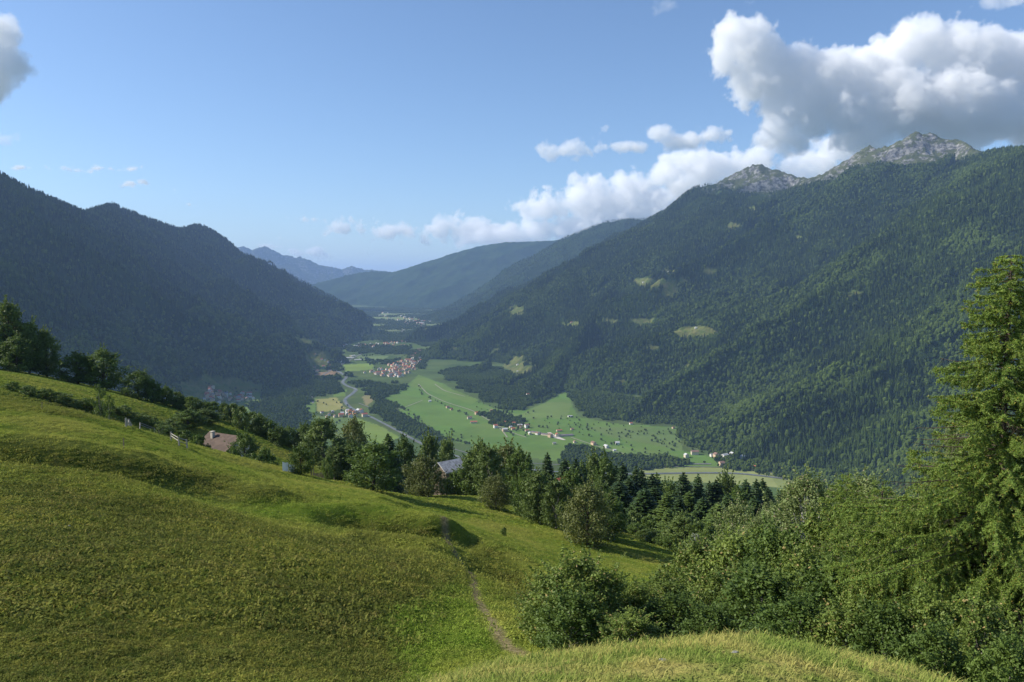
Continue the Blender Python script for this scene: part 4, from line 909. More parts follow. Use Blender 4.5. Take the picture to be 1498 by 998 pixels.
def hedge_line(pts, n, label, group, h=(5, 10), j=1.0):
    t = np.sort(rv.uniform(0, len(pts) - 1, n)); i = np.minimum(t.astype(int), len(pts) - 2); f = t - i; p = np.array(pts, float); q = p[i] * (1 - f[:, None]) + p[i + 1] * f[:, None] + rv.normal(0, j, (n, 2)) * [1, .5]
    g, ok = cast_many(q[:, 0], q[:, 1])
    for c, qq, hh in zip(g, q, rv.uniform(*h, len(q))): place_tree('hedge_tree', VT[rv.integers(0, 4)], c, hh, 10.8, rv.uniform(.9, 1.4), rv.uniform(0, 6), '%s %s, %s part' % ('short' if hh < sum(h) / 2 else 'tall', label.replace('low ', ''), side(qq, q)), 'tree', group)
dots([(850, 640), (870, 618), (930, 625), (985, 628), (1000, 655), (960, 675), (900, 655)], 70, 'tree on the sloping orchard meadow at the right forest foot', 'orchard trees at the right forest foot', (5, 11), 2.2)
dots([(780, 612), (840, 608), (870, 620), (850, 634), (790, 628)], 34, 'orchard tree just above the long farm halls', 'orchard trees above the farm halls', (5, 10), 2)
dots([(738, 608), (775, 622), (770, 640), (735, 636)], 16, 'tree around the farm group left of the long halls', 'trees round the farm group', (6, 13), 2)
hedge_line([(612, 565), (618, 578), (640, 588), (660, 598), (682, 606), (690, 614)], 34, 'low tree in the hedge line between the two big green fields', 'trees of the long field hedge')
hedge_line([(560, 585), (600, 604), (640, 638), (690, 652)], 46, 'tree of the riverside belt left of the green fields', 'trees of the riverside belt', (7, 13), 2.2)
hedge_line([(1005, 655), (1040, 668), (1060, 684), (1000, 676), (940, 664)], 26, 'tree at the meadow end beside the road', 'trees at the meadow end', (5, 10), 3)
hedge_line([(930, 622), (960, 640), (985, 660)], 14, 'tree of the short hedge up the orchard slope', 'trees of the orchard hedge', (5, 9))
hedge_line([(780, 600), (760, 612), (740, 625)], 12, 'tree of the hedge climbing to the small meadow', 'trees of the climbing hedge', (5, 10))
hedge_line([(850, 655), (880, 668), (925, 676)], 10, 'tree on the track edge at the right of the open field', 'trees of the track edge')
dots([(560, 590), (600, 606), (650, 640), (610, 640), (570, 610)], 30, 'riverside tree between river and green fields', 'loose riverside trees', (7, 13), 2.5)
dots([(645, 625), (690, 632), (700, 642), (660, 645)], 10, 'lone tree on the green field nearest the treetops', 'lone field trees', (6, 11), 3)
dots([(690, 585), (740, 600), (770, 605), (700, 600)], 10, 'tree on the upper field beside the forest', 'trees of the upper field', (5, 9), 3)
dots([(440, 580), (500, 580), (520, 612), (500, 640), (450, 630)], 24, 'tree by the straw coloured field left of the river', 'trees by the straw field', (7, 13), 3)
dots([(300, 560), (380, 570), (385, 600), (300, 600)], 30, 'tree among the houses of the left village', 'trees of the left village', (8, 13), 2)
dots([(540, 530), (612, 515), (610, 548), (560, 554)], 26, 'tree among the houses of the village by the big fields', 'trees of the village by the fields', (7, 12), 2)
dots([(500, 470), (560, 490), (600, 485), (560, 455)], 20, 'tree on pale fields near the valley head', 'trees near the head of the valley', (12, 20), 3)
# ---------------------------------------------------------------- trees of the middle distance
BK = M['bark']
PR = {
 'beech': (proto('tree', broadleaf(1, 12, 4.6, .02, 6000, .23, shoots=60), M['beech'], BK), 12, 4.6),
 'beech2': (proto('tree', broadleaf(2, 13, 4.2, .02, 6000, .24, 54, shoots=60), M['beech'], BK), 13, 4.2),
 'ash': (proto('tree', broadleaf(3, 14, 4.2, .03, 6600, .25, 50, shoots=70), M['ash'], BK), 14, 4.2),
 'ash2': (proto('tree', broadleaf(4, 13, 4.4, .04, 6600, .25, 40, shoots=70), M['ash'], M['greybark']), 13, 4.4),
 'olive': (proto('tree', broadleaf(5, 11, 4.8, .02, 6600, .21, 60, shoots=50), M['olive'], BK), 11, 4.8),
 'shrub': (proto('shrub', broadleaf(6, 4, 2.6, .02, 2600, .17, 26), M['ash'], BK), 4, 2.6),
 'shrub2': (proto('shrub', broadleaf(7, 4, 2.6, .02, 2600, .17, 22), M['beech'], BK), 4, 2.6),
 'spruce': (proto('spruce', spruce(8, 22, 3.8, 30, 11, leaf=.40, power=.75), M['spruce'], BK), 22, 3.6),
 'spruce2': (proto('spruce', spruce(9, 20, 3.4, 26, 10, leaf=.40, ragged=.4, power=.7), M['spruce'], BK), 20, 3.0),
 'larchmid': (proto('larch', spruce(10, 18, 3.8, 28, 10, leaf=.32, ragged=.5, droop=.1, dens=1.1, power=.7), M['larchmid'], BK), 18, 3.4),
 'sap': (proto('sapling', broadleaf(11, 4, 1.4, .35, 900, .11, 16), M['ash'], M['greybark']), 4, 1.4),
}
ORD = ['first', 'second', 'third', 'fourth', 'fifth', 'sixth', 'seventh', 'eighth', 'ninth', 'tenth', 'eleventh', 'twelfth', 'thirteenth', 'fourteenth', 'fifteenth', 'sixteenth', 'seventeenth', 'eighteenth', 'nineteenth', 'twentieth'] + ['twenty-' + w for w in ('first', 'second', 'third', 'fourth', 'fifth', 'sixth', 'seventh', 'eighth', 'ninth')] + ['thirtieth', 'thirty-first', 'thirty-second', 'thirty-third', 'thirty-fourth']
rt = np.random.default_rng(123)
KN = {'beech': 'broadleaf_tree', 'beech2': 'broadleaf_tree', 'ash': 'broadleaf_tree', 'ash2': 'broadleaf_tree', 'olive': 'broadleaf_tree', 'shrub': 'shrub', 'shrub2': 'shrub', 'spruce': 'spruce', 'spruce2': 'spruce', 'larchmid': 'larch', 'sap': 'sapling'}
def T(px, top, D, w, kind, label, group=None, minh=1.2):
    pr, h0, r0 = PR[kind]
    if D > 300:                      # given by where it meets the meadow instead of by its distance
        q = cast_near(px, D - 1000, 60, 330, 700); D = 200.0 if q is None or q[1] > 240 else q[1]
    q = P(px, top, D); zb = float(near_h(np.array([q[0]]), np.array([D]))[0]); h = max(q[2] - zb, minh, .5 * (w or 0) * D / FPX)
    wid = (w * D / FPX) / (2 * r0 * h / h0) if w else rt.uniform(.9, 1.1)
    cat = {'shrub': 'shrub', 'sapling': 'young tree'}.get(KN[kind], 'tree')
    return place_tree(KN[kind], pr, (q[0], D, zb), h, h0, wid, rt.uniform(0, 6.28), label, cat, group, tilt=(rt.normal(0, .03), rt.normal(0, .03)))
TREES = [
 # upper left edge of the meadow
 (-35, 452, 246, 70, 'ash', 'tall tree cut by the left edge of the picture on the meadow rim'), (8, 442, 246, 58, 'ash', 'tallest pale topped tree of the dark clump at the left meadow rim'), (40, 470, 248, 52, 'ash2', 'middle tree of the dark clump at the left meadow rim'), (66, 482, 250, 40, 'ash', 'slim right hand tree of the dark clump at the left meadow rim'), (22, 492, 240, 60, 'beech', 'low dark tree in front of the left meadow rim clump'),
 (112, 517, 246, 62, 'beech2', 'left half of the round double crowned tree right of the dark clump'), (150, 511, 247, 62, 'beech', 'right half of the round double crowned tree right of the dark clump'), (200, 542, 244, 50, 'beech', 'dark rounded tree between the double crowned tree and the low hedge trees'), (222, 556, 246, 34, 'shrub2', 'small dark tree leaning against the rounded one on the rim'),
 # round the cottage
 (275, 607, 222, 52, 'beech2', 'dark tree behind the left end of the brown roofed cottage'), (300, 601, 232, 44, 'ash', 'tree peeping over the roof ridge of the brown roofed cottage'), (268, 630, 196, 42, 'shrub2', 'dark round bush at the left gable of the brown roofed cottage'), (291, 637, 190, 34, 'shrub2', 'bush hiding the front corner of the brown roofed cottage'), (356, 634, 192, 46, 'beech', 'dense dark bushy tree at the right end of the brown roofed cottage'), (246, 618, 200, 40, 'shrub', 'light bush in the hollow left of the brown roofed cottage'), (388, 655, 186, 36, 'shrub2', 'low dark bush right of the bushy tree beside the cottage'), (375, 664, 178, 44, 'shrub2', 'spreading dark bush on the slope below the bushy tree by the cottage'), (340, 655, 180, 30, 'shrub2', 'small dark bush under the eaves of the brown roofed cottage'),
 (232, 620, 122, 26, 'sap', 'light green young tree beside the pale fence left of the cottage'), (146, 561, 126, 24, 'sap', 'young birch standing alone on the rim of the near meadow'), (158, 577, 128, 18, 'sap', 'small young tree beside the lone young birch'),
 # centre left
 (472, 612, 232, 66, 'ash2', 'big loose crowned tree above the white sheet fence'), (517, 611, 262, 50, 'olive', 'round tree with even crown right of the big loose crowned tree'), (446, 620, 262, 36, 'beech', 'dark tree left behind the big loose crowned tree'), (440, 653, 1694, 40, 'beech', 'small dark tree right behind the white sheets on the fence'), (492, 653, 1700, 50, 'ash', 'pale bush tree behind the wooden rail fence'), (516, 646, 1704, 54, 'beech2', 'tree squeezed left of the broad black green tree'), (546, 648, 1719, 84, 'beech', 'broad black green tree that throws the long shadow'), (568, 636, 1706, 50, 'spruce2', 'dark spruce top rising out of the broad black green tree'), (478, 668, 160, 18, 'shrub', 'small thin bush by the rail fence'), (512, 690, 156, 12, 'shrub2', 'tiny dark bush at the end of the rail fence'),
 (620, 668, 1727, 64, 'olive', 'olive tree with ragged crown in front of the grey roofed barn'), (648, 700, 1722, 14, 'shrub', 'thin bush at the foot of the ragged olive tree'), (594, 640, 262, 44, 'beech2', 'tree behind the broad black green tree, left of the pale crowned one'), (625, 636, 262, 50, 'ash', 'pale crowned tree rising left of the grey roofed barn'), (652, 640, 270, 40, 'ash2', 'pale tree straight above the grey roofed barn'),
 # the row down the meadow edge
 (688, 662, 1722, 54, 'beech', 'dark tree right beside the grey roofed barn'), (700, 646, 1724, 58, 'ash', 'light green tree at the head of the row down the meadow edge'), (718, 652, 1730, 52, 'ash2', 'second light green tree of the row down the meadow edge'), (742, 650, 1730, 72, 'olive', 'tall olive brown tree in the row down the meadow edge'), (726, 695, 1744, 52, 'olive', 'reddish olive bush under the tall olive brown tree'), (758, 658, 1738, 54, 'beech2', 'dark tree touching the tall olive brown tree'), (770, 688, 1758, 46, 'beech', 'black green tree between the reddish bush and the pale leafy tree'), (790, 690, 1766, 56, 'ash', 'pale leafy tree on the left of the twin pair in the meadow edge row'), (814, 702, 1774, 50, 'ash2', 'pale leafy tree on the right of the twin pair in the meadow edge row'), (800, 662, 222, 40, 'spruce', 'dark spruce towering behind the twin pale trees'), (772, 664, 240, 30, 'spruce2', 'slim spruce behind the dark tree of the row'), (834, 688, 1770, 56, 'beech', 'dark tree between the twin pale trees and the big round one'),
 (860, 709, 1797, 84, 'olive', 'big round grey green tree standing at the bottom of the meadow'), (890, 720, 1790, 54, 'beech2', 'dark half hidden tree at the right flank of the big round tree'), (879, 706, 168, 40, 'ash2', 'pale tree looking over the big round tree'),
 (737, 774, 1784, 10, 'shrub2', 'tiny lone bush in the middle of the open meadow'),
 (1180, 725, 110, 60, 'larchmid', 'light larch at the right end of the conifer wood'), (1130, 738, 118, 56, 'larchmid', 'second light larch at the right end of the conifer wood'),
]
for a in TREES: T(*a)
for q_, (px, py, D) in enumerate([(18, 578, 172), (42, 582, 172), (66, 586, 173), (88, 589, 174), (108, 592, 175), (126, 595, 176), (142, 599, 177), (160, 603, 178), (180, 610, 180), (200, 616, 180), (216, 622, 182), (232, 630, 184)]):
    T(px, py - rt.uniform(6, 12), D, rt.uniform(24, 36), 'shrub2' if px % 4 else 'shrub', ORD[q_] + ' low dark shrub from the left on the bank under the far meadow strip', 'shrubs of the bank under the far strip', .8)
# rim hedge, wood of conifers, bushes at the field corner
for q_, (px, top) in enumerate(((240, 566), (254, 574), (268, 580), (283, 584), (297, 588), (312, 590), (326, 592), (340, 594), (354, 598), (368, 603), (382, 608), (396, 614), (410, 622), (424, 628), (438, 634))):
    T(px + rt.uniform(-3, 3), top + rt.uniform(-4, 3), 243 + rt.uniform(-4, 8), rt.uniform(24, 34), ['shrub', 'shrub2', 'beech'][rt.integers(0, 3)], ORD[q_] + ' from the left of the low tree row along the far meadow rim', 'rim row trees')
CON = [(822, 672), (838, 668), (852, 680), (868, 671), (885, 667), (898, 682), (908, 676), (925, 680), (938, 692), (948, 697), (960, 688), (973, 704), (985, 703), (1000, 690), (1010, 706), (1022, 691), (1036, 704), (1046, 699), (1060, 706), (1070, 697), (1082, 712), (1092, 708), (1104, 700), (1113, 704), (1126, 712), (1138, 716), (1150, 705), (1162, 712), (1176, 700), (1190, 712), (1206, 708), (1220, 716)]
for i, (px, top) in enumerate(CON):
    T(px, top + rt.uniform(-7, 6), rt.uniform(225, 275), rt.uniform(44, 64), ['spruce', 'spruce2', 'larchmid', 'spruce', 'beech2', 'spruce2', 'spruce', 'ash'][(i * 5) % 8], ORD[i] + ' from the left of the trees in the back row below the meadow', 'back row conifers of the wood')
for q_, (px, top, D, k) in enumerate(sorted([(845, 690, 210, 'spruce'), (905, 705, 178, 'spruce2'), (922, 700, 186, 'spruce'), (943, 715, 172, 'spruce'), (958, 712, 178, 'spruce2'), (975, 722, 165, 'larchmid'), (994, 728, 158, 'spruce'), (1012, 720, 165, 'larchmid'), (1030, 728, 160, 'spruce'), (1048, 735, 150, 'larchmid'), (1066, 722, 160, 'spruce2'), (1084, 738, 148, 'larchmid'), (1102, 728, 155, 'spruce'), (1120, 745, 140, 'larchmid'), (1000, 752, 135, 'ash'), (1040, 758, 128, 'larchmid'), (1075, 760, 122, 'beech'), (1110, 765, 115, 'ash2'), (1150, 745, 130, 'spruce'), (1200, 750, 120, 'larchmid'), (1240, 740, 125, 'spruce'), (1290, 730, 130, 'larchmid'), (1340, 730, 130, 'spruce'), (980, 745, 140, 'larchmid'), (1025, 765, 112, 'shrub'), (870, 740, 160, 'beech')])):
    T(px, top, D, rt.uniform(52, 74), k, ORD[q_] + ' from the left of the front row trees of the wood below the meadow', 'front row trees of the wood')
for q_, (px, top, D, w) in enumerate(sorted([(896, 768, 150, 40), (915, 764, 152, 34), (930, 768, 148, 36), (944, 775, 144, 30), (955, 778, 140, 30), (968, 782, 136, 26), (980, 784, 132, 30), (905, 750, 158, 36), (925, 748, 160, 40), (950, 755, 155, 36)])):
    T(px, top, D, w, 'shrub' if rt.uniform() < .5 else 'shrub2', ORD[q_] + ' from the left of the low bushes lining the small field corner', 'bushes at the small field corner')
# ---------------------------------------------------------------- thicket close by
NR = {
 'hazel': (proto('bush', broadleaf(21, 4, 2.0, .02, 15000, .062, 70, lumpy=.27, shoots=160), M['hazel'], M['greybark']), 4, 2.0),
 'hazel2': (proto('bush', broadleaf(22, 4.5, 1.9, .02, 15000, .066, 80, lumpy=.25, shoots=160), M['hazel'], M['greybark']), 4.5, 1.9),
 'maple': (proto('bush', broadleaf(23, 5, 2.2, .02, 12000, .085, 70, lumpy=.3, shoots=130), M['beech'], M['greybark']), 5, 2.2),
 'silver': (proto('bush', broadleaf(24, 4, 1.5, .05, 7000, .08, 40), M['grey'], M['greybark']), 4, 1.5),
 'birch': (proto('birch', broadleaf(25, 9, 2.6, .22, 16000, .075, 80, lumpy=.26, shoots=160), M['willow'], M['birch']), 9, 2.6),
 'willow': (proto('willow', broadleaf(26, 7, 2.4, .10, 15000, .06, 70, lumpy=.25, shoots=200), M['willow'], M['greybark']), 7, 2.4),
}
KN.update({'hazel': 'hazel_bush', 'hazel2': 'hazel_bush', 'maple': 'maple_bush', 'silver': 'silver_bush', 'birch': 'birch_tree', 'willow': 'willow_bush'}); PR.update(NR)
NEAR = [
 (1250, 760, 34, 110, 'hazel', 'light bush between the second birch and the drooping larch'), (1200, 765, 38, 110, 'hazel2', 'dense bush right below the pale stemmed birch'), (1160, 740, 60, 110, 'birch', 'birch crown behind the pale stemmed one'), (1260, 700, 58, 110, 'birch', 'birch crown rising behind the third larch'), (1320, 745, 40, 110, 'willow', 'willow bush behind the drooping larch'), (1075, 745, 70, 80, 'willow', 'grey green willow at the right corner of the meadow'),
 (852, 827, 24, 130, 'hazel', 'rounded hazel bush at the left end of the thicket beside the path'), (806, 850, 25.5, 90, 'hazel2', 'leafy bush leaning over the path at the extreme left of the thicket'), (835, 880, 22, 100, 'maple', 'low leafy bush at the foot of the left end of the thicket'), (902, 855, 26, 90, 'maple', 'dark leaved bush just right of the rounded hazel bush'), (935, 868, 25, 84, 'hazel', 'bush in the dark dip of the thicket'), (965, 852, 31, 96, 'hazel2', 'bush filling the low part of the thicket before the meadow'), (985, 880, 24, 90, 'maple', 'dark bush at the foot of the tall middle bushes'), (920, 905, 21, 90, 'hazel2', 'small hazel on the mound edge left of the dark bush'),
 (1030, 806, 35, 110, 'hazel', 'tall bush under the silver leaved one'), (1080, 780, 33, 130, 'hazel2', 'tall broad bush in the middle of the thicket'), (1135, 788, 29, 120, 'maple', 'dark maple like bush right of the tall broad bush'), (1055, 850, 26, 120, 'hazel', 'front bush below the tall broad one'), (1110, 846, 23, 130, 'maple', 'large leaved front bush in the middle of the thicket'), (1175, 820, 26, 120, 'hazel', 'bush below the pale stemmed birch'), (1165, 885, 19, 120, 'maple', 'dark leaved bush right on the mound crest'), (1225, 830, 24, 120, 'maple', 'deep green bush right of the birch'), (1235, 890, 18, 120, 'hazel2', 'shaded bush behind the right slope of the mound'), (1040, 900, 21, 90, 'maple', 'low bush touching the dry grass in the middle'),
 (1020, 792, 46, 44, 'silver', 'silver white leaved bush sticking out above the thicket'), (1008, 815, 42, 40, 'hazel', 'small bush under the silver white one at the meadow edge'),
 (1182, 700, 46, 110, 'birch', 'airy birch with a pale stem above the thicket'), (1140, 742, 50, 80, 'willow', 'grey green tree left of the birch'), (1218, 712, 52, 64, 'birch', 'second slimmer birch right of the pale stemmed one'), (1110, 765, 44, 70, 'willow', 'low grey green bush left below the birch'),
 (1285, 775, 28, 120, 'willow', 'pale willow bush among the larch boughs'), (1320, 830, 22, 120, 'hazel', 'leafy bush below the larch boughs'), (1300, 900, 17, 110, 'maple', 'dark bush near the right end of the mound'), (1350, 880, 17, 120, 'hazel2', 'pale green bush left of the silvery trunk foot'), (1365, 930, 14.5, 110, 'maple', 'low bush at the bottom beside the end of the mound'), (1440, 900, 16, 130, 'hazel', 'leafy bush under the big larch'), (1475, 950, 13.5, 110, 'maple', 'bush in the lower right corner'), (1395, 634, 33, 66, 'willow', 'twiggy grey green willow left of the big larch top'), (1350, 700, 36, 70, 'willow', 'thin willow top between the far forest and the big larch'), (1420, 740, 30, 110, 'willow', 'willow hidden behind the big larch boughs'), (1270, 850, 21, 90, 'hazel', 'bush in the dark hollow below the larch boughs'),
]
for a in NEAR: T(a[0], a[1] - 6, a[2], a[3] * 1.22, *a[4:])
# larches
def larch(seed, H, env, nb=150, twig=11, tuftn=1.0, dead=.1, size=.045):
    """env: list of (metres below the top, branch length)"""
    rng = np.random.default_rng(seed); eh = np.array(env, float); C, B, A0, A1, sg, dg = [], [], [], [], [], []
    sg = [((0, 0, -.6), (0, 0, H * .5), .17, .10), ((0, 0, H * .5), (.04, 0, H * .985), .10, .015)]
    for i in range(nb):
        dt = H * ((i + rng.uniform(0, 1)) / nb) ** .85 * .97 + .05; z = H - dt; L = np.interp(dt, eh[:, 0], eh[:, 1]) * rng.uniform(.6, 1.08); a = i * 2.39996 + rng.uniform(-.4, .4)
        n = max(4, int(L * 9)); s = np.linspace(0, 1, n); up = rng.uniform(-.16, .16); x = s * L; zz = z + up * L * s - (.22 + .05 * L) * L * s ** 2 * .6 + .12 * L * s ** 4; wob = np.cumsum(rng.normal(0, .012, n))
        ca, sa = cos(a), sin(a); Pb = np.stack([x * ca - wob * sa, x * sa + wob * ca, zz], 1)
        for k in range(0, n - 1): sg.append((Pb[k], Pb[k + 1], .006 + .016 * L * (1 - s[k]) * .5, .006 + .016 * L * (1 - s[k + 1]) * .5))
        isdead = rng.uniform() < dead and dt > 2.6
        nt = int(L * twig) + 3; st = rng.uniform(.12, 1, nt); base = np.stack([np.interp(st, s, Pb[:, j]) for j in range(3)], 1)
        tl = (.16 + .34 * L * (1 - st * .7)) * rng.uniform(.4, 1.1, nt) * .55; sd = rng.choice([-1, 1], nt); ta = a + sd * rng.uniform(.5, 1.2, nt)
        dirs = np.stack([np.cos(ta), np.sin(ta), -rng.uniform(.2, 1.5, nt)], 1); e = base + dirs * tl[:, None]; A0.append(base); A1.append(e)
        if isdead: continue
        for q0, q1, l_ in zip(base, e, tl):
            m = max(2, int(l_ / .028 * tuftn)); u = rng.uniform(0.05, 1, m)[:, None]; C.append(q0 + (q1 - q0) * u + rng.normal(0, .012, (m, 3)))
        m = int(L / .03 * tuftn); u = rng.uniform(.25, 1, m); C.append(np.stack([np.interp(u, s, Pb[:, j]) for j in range(3)], 1) + rng.normal(0, .015, (m, 3)))
    C = np.concatenate(C); A0, A1 = np.concatenate(A0), np.concatenate(A1)
    C2 = np.repeat(C, 3, 0); d = unit(rng.normal(size=C2.shape) + [0, 0, .2]); N1 = strips(C2, C2 + d * (size * rng.uniform(.8, 1.5, len(C2)))[:, None], size * .17, rng)
    print('larch needles', len(C2)); return N1, join([tubes(sg, 4), strips(A0, A1, .005, rng)])
def put_larch(px, top, D, seed, env, label, **kw):
    q = P(px, top, D); zb = float(near_h(np.array([q[0]]), np.array([D]))[0]); H = q[2] - zb
    nd, wd = larch(seed, H, env, **kw); o = link('larch', None, loc=(q[0], D, zb)); tag(o, label, 'tree')
    link('needles', mesh_np('needles', *nd, [M['larch']]), o); link('trunk', mesh_np('trunk', *wd, [M['bark']]), o)
put_larch(1478, 368, 20, 5, [(0, .1), (.3, .65), (.9, 1.05), (2.4, 1.1), (2.8, 1.7), (3.6, 1.8), (4.6, 2.0), (5.4, 2.5), (6.2, 3.4), (7.2, 4.2), (9, 4.2), (12, 3.4)], 'big bright green larch filling the right edge of the picture', nb=470, tuftn=2.6)
put_larch(1290, 700, 27, 6, [(0, .1), (.6, 1.1), (1.5, 2.0), (3, 2.9), (6, 2.6)], 'smaller drooping larch left of the big one', nb=150, tuftn=1.8)
put_larch(1240, 690, 38, 7, [(0, .1), (.8, .9), (2, 1.7), (4, 2.4), (8, 2.4)], 'third larch behind the drooping one beside the birches', nb=150, size=.07, tuftn=1.3)
# ---------------------------------------------------------------- cottage, barn, fences
T(664, 692, 1718, 30, 'shrub2', 'small dark bush against the wall of the grey roofed barn')
def bx(lo, hi):
    V = np.array([[x, y, z] for x in (lo[0], hi[0]) for y in (lo[1], hi[1]) for z in (lo[2], hi[2])], float); F = np.array([[0, 1, 3, 2], [4, 6, 7, 5], [0, 4, 5, 1], [2, 3, 7, 6], [0, 2, 6, 4], [1, 5, 7, 3]]); return V, F
m_wood = simple_mat('weathered_wood', (.10, .075, .05), (.20, .16, .12), 3); m_pale = simple_mat('pale_wood', (.28, .26, .22), (.40, .37, .32), 3); m_tin = simple_mat('brown_roof_sheet', (.075, .050, .036), (.110, .074, .054), .8); m_slate = simple_mat('grey_stone_slabs', (.30, .29, .28), (.48, .47, .46), 1.4); m_plaster = simple_mat('old_plaster', (.42, .38, .30), (.55, .50, .42), 1.2)
def ground(px, D, py=None):
    if py is not None:
        c = cast_near(px, py, 50, 330, 700)
        if c is not None and c[1] < 260: return c
    q = P(px, 660, D); return np.array([q[0], D, float(near_h(np.array([q[0]]), np.array([float(D)]))[0])])
g = ground(330, 204); ct = link('cottage', None, loc=g + [0, 0, .3]); ct.rotation_euler = (0, 0, -.55); tag(ct, 'cottage with large brown roof in the hollow of the meadow', 'house')
(a, b) = gable(10.5, 9, 3.2, 2.9, .9); link('wall', mesh_np('wall', *a, [m_plaster]), ct); rf = link('roof', mesh_np('roof', *b, [m_tin]), ct)
link('chimney', mesh_np('chimney', *join([bx((-3.4, -1.9, 4.6), (-2.6, -1.1, 7.0)), bx((-3.5, -2.0, 7.0), (-2.5, -1.0, 7.15))]), [m_plaster]), rf)
V, F = bx((-4.2, -7.6, 0), (3.0, -4.55, .24)); V[:, 2] += 1.9 + (V[:, 1] + 7.6) * .38; link('lean_to_roof', mesh_np('lean_to_roof', V, F, [m_tin]), ct)
link('verge_board', mesh_np('verge_board', *join([bx((-6.25, -4.9, 3.0), (-6.17, -4.7, 3.3))]), [m_pale]), ct)
for x in (-3, 0, 3): 
    w = link('window', mesh_np('window', *bx((x - .45, -4.56, 1.3), (x + .45, -4.50, 2.4)), [m_win]), ct); link('frame', mesh_np('frame', *join([bx((x - .55, -4.6, 1.2), (x - .45, -4.5, 2.5)), bx((x + .45, -4.6, 1.2), (x + .55, -4.5, 2.5)), bx((x - .45, -4.6, 2.4), (x + .45, -4.5, 2.5)), bx((x - .45, -4.6, 1.2), (x + .45, -4.5, 1.3))]), [m_wood]), w)
g = ground(657, 214, 690); q = P(655, 675, 214); bn = link('barn', None, loc=(g[0], g[1], q[2] - 5.0)); bn.rotation_euler = (0, 0, .75); tag(bn, 'old barn with grey stone slab roof between the trees', 'barn')
(a, b) = gable(6.5, 5.6, 3.0, 1.9, .6); link('wall', mesh_np('wall', *a, [m_wood]), bn); link('roof', mesh_np('roof', *b, [m_slate]), bn); link('foundation', mesh_np('foundation', *bx((-3.4, -2.95, -7), (3.4, 2.95, .9)), [m_wood]), bn); link('door', mesh_np('door', *bx((-.6, -3.0, .9), (.6, -2.9, 2.7)), [m_pale]), bn)
for px, py, D, rm, lb in ((672, 676, 262, 3, 'pale roofed hut half hidden behind the grey roofed barn'), (938, 708, 262, 3, 'white walled house glimpsed between the dark conifers'), (825, 689, 268, 0, 'scrap of red roof glimpsed between the conifer tops'), (1056, 712, 280, 3, 'small pale roof glimpsed through the conifers at the right'), ):
    q = P(px, py, D); gz = ground(px, D, py)[2]; o = put_house((q[0], D, q[2] - 6.6), 2, 0, rm, .8, .55, lb); link('foundation', mesh_np('foundation', *bx((-5, -4, (gz - q[2]) / .55), (5, 4, .5)), [m_wood]), o)
def fence(pts, post_h, step, mat, label, rails=2, cat='fence', post=.06):
    W_ = [ground(a, d, b) for a, b, d in pts]; wd = []; acc = []
    for p0, p1 in zip(W_[:-1], W_[1:]):
        n = max(1, int(np.linalg.norm(p1 - p0) / step)); acc += [p0 + (p1 - p0) * i / n for i in range(n)]
    acc.append(W_[-1]); acc = [np.array([c[0], c[1], float(near_h(np.array([c[0]]), np.array([c[1]]))[0])]) for c in acc]
    o = link('rail_fence', None, loc=acc[0]); tag(o, label, cat); rng = np.random.default_rng(3)
    for c in acc:
        r = c - acc[0]; link('post', mesh_np('post', *tubes([(r + [0, 0, -.3], r + [rng.normal(0, .04), rng.normal(0, .04), post_h * rng.uniform(.9, 1.1)], post, post * .9)], 6), [mat]), o)
    for k in range(rails):
        hh = post_h * (.5 + .38 * k); link('rail', mesh_np('rail', *tubes([(a - acc[0] + [0, 0, hh + rng.normal(0, .03)], b - acc[0] + [0, 0, hh + rng.normal(0, .03)], post * .6, post * .5) for a, b in zip(acc[:-1], acc[1:])], 5), [mat]), o)
fence([(432, 692, 148), (455, 697, 149), (490, 703, 151)], 1.3, 2.2, m_wood, 'dark wooden rail fence right of the white sheets below the small tree')
fence([(184, 625, 140), (205, 625, 148), (226, 633, 152)], 1.1, 3.0, m_pale, 'pale wooden fence on the rim left of the light green young tree', 2, post=.11)
fence([(250, 645, 135), (262, 652, 142), (274, 656, 150)], 1.1, 3.0, m_pale, 'short pale fence between the young tree and the cottage', 2, post=.11)
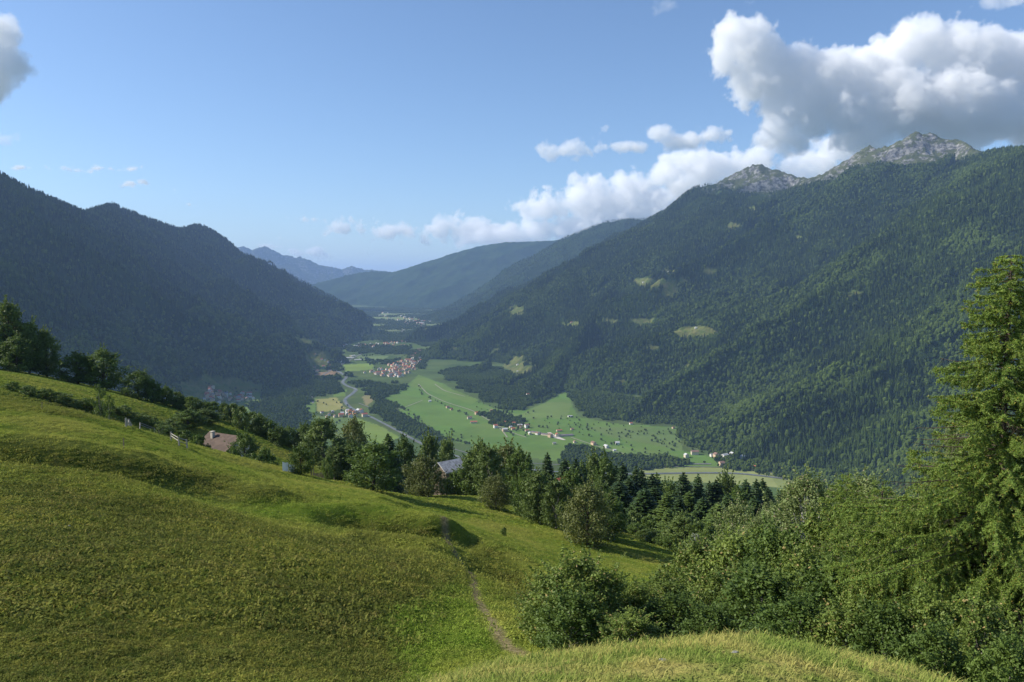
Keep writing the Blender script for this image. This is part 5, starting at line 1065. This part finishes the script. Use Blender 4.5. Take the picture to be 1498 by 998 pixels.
a = ground(413, 146, 690); b = ground(431, 148, 692)
sh = link('white_screen', None, loc=a); tag(sh, 'white sheets hung as a screen at the left end of the dark rail fence', 'screen')
for k, (t0, t1, h0) in enumerate([(0, .52, 1.35), (.54, 1.0, 1.15)]):
    p0, p1 = (b - a) * t0, (b - a) * t1; V = []
    for i in range(9):
        f = i / 8; c = p0 + (p1 - p0) * f; o2 = np.array([.05 * sin(i * 2.1), .05 * cos(i * 1.7), 0]); V += [c + o2 + [0, 0, .1], c + o2 + [0, 0, h0 + .05 * sin(i * 1.3)]]
    V = np.array(V); V = np.r_[V, V + [0, .03, 0]]; F = [[2 * i, 2 * i + 2, 2 * i + 3, 2 * i + 1] for i in range(8)] + [[18 + 2 * i + 1, 18 + 2 * i + 3, 18 + 2 * i + 2, 18 + 2 * i] for i in range(8)]
    link('sheet', mesh_np('sheet', V, np.array(F), [simple_mat('white_cloth', (.75, .74, .70), (.8, .8, .78), 2)]), sh)
for px, top, D, lb in ((64, 608, 96, 'thin dark post standing in the near meadow at the left'), (181, 655, 66, 'short thin stake in the meadow left of centre')):
    q = ground(px, D); z1 = P(px, top, D)[2]; hh = min(max(z1 - q[2], .9), 2.0); o = link('wooden_stake', mesh_np('wooden_stake', *tubes([((0, 0, -.3), (.03, 0, hh), .05, .04)], 7), [m_wood]), None, q); tag(o, lb, 'stake')
for px, py, D, s_, lb in ((100, 772, 34, .22, 'pale stone lying in the coarse grass at the left'), (22, 891, 21, .10, 'small white stone near the left edge of the slope'), (1075, 955, 6.3, .028, 'small pale stone in the dry grass on the mound'), (970, 967, 6.2, .032, 'whitish stone in the grass left of the mound top')):
    q = cast_near(px, py, D * .6, D * 1.8, 300); V, F = ico(); r_ = np.random.default_rng(int(px)); V = V * r_.uniform(.75, 1.15, (len(V), 1)) * [s_, s_ * .7, s_ * .5]
    if q is not None: o = link('stone', mesh_np('stone', V, F, [simple_mat('pale_stone', (.30, .29, .26), (.45, .43, .40), 8)], smooth=False), None, q); tag(o, lb, 'stone')
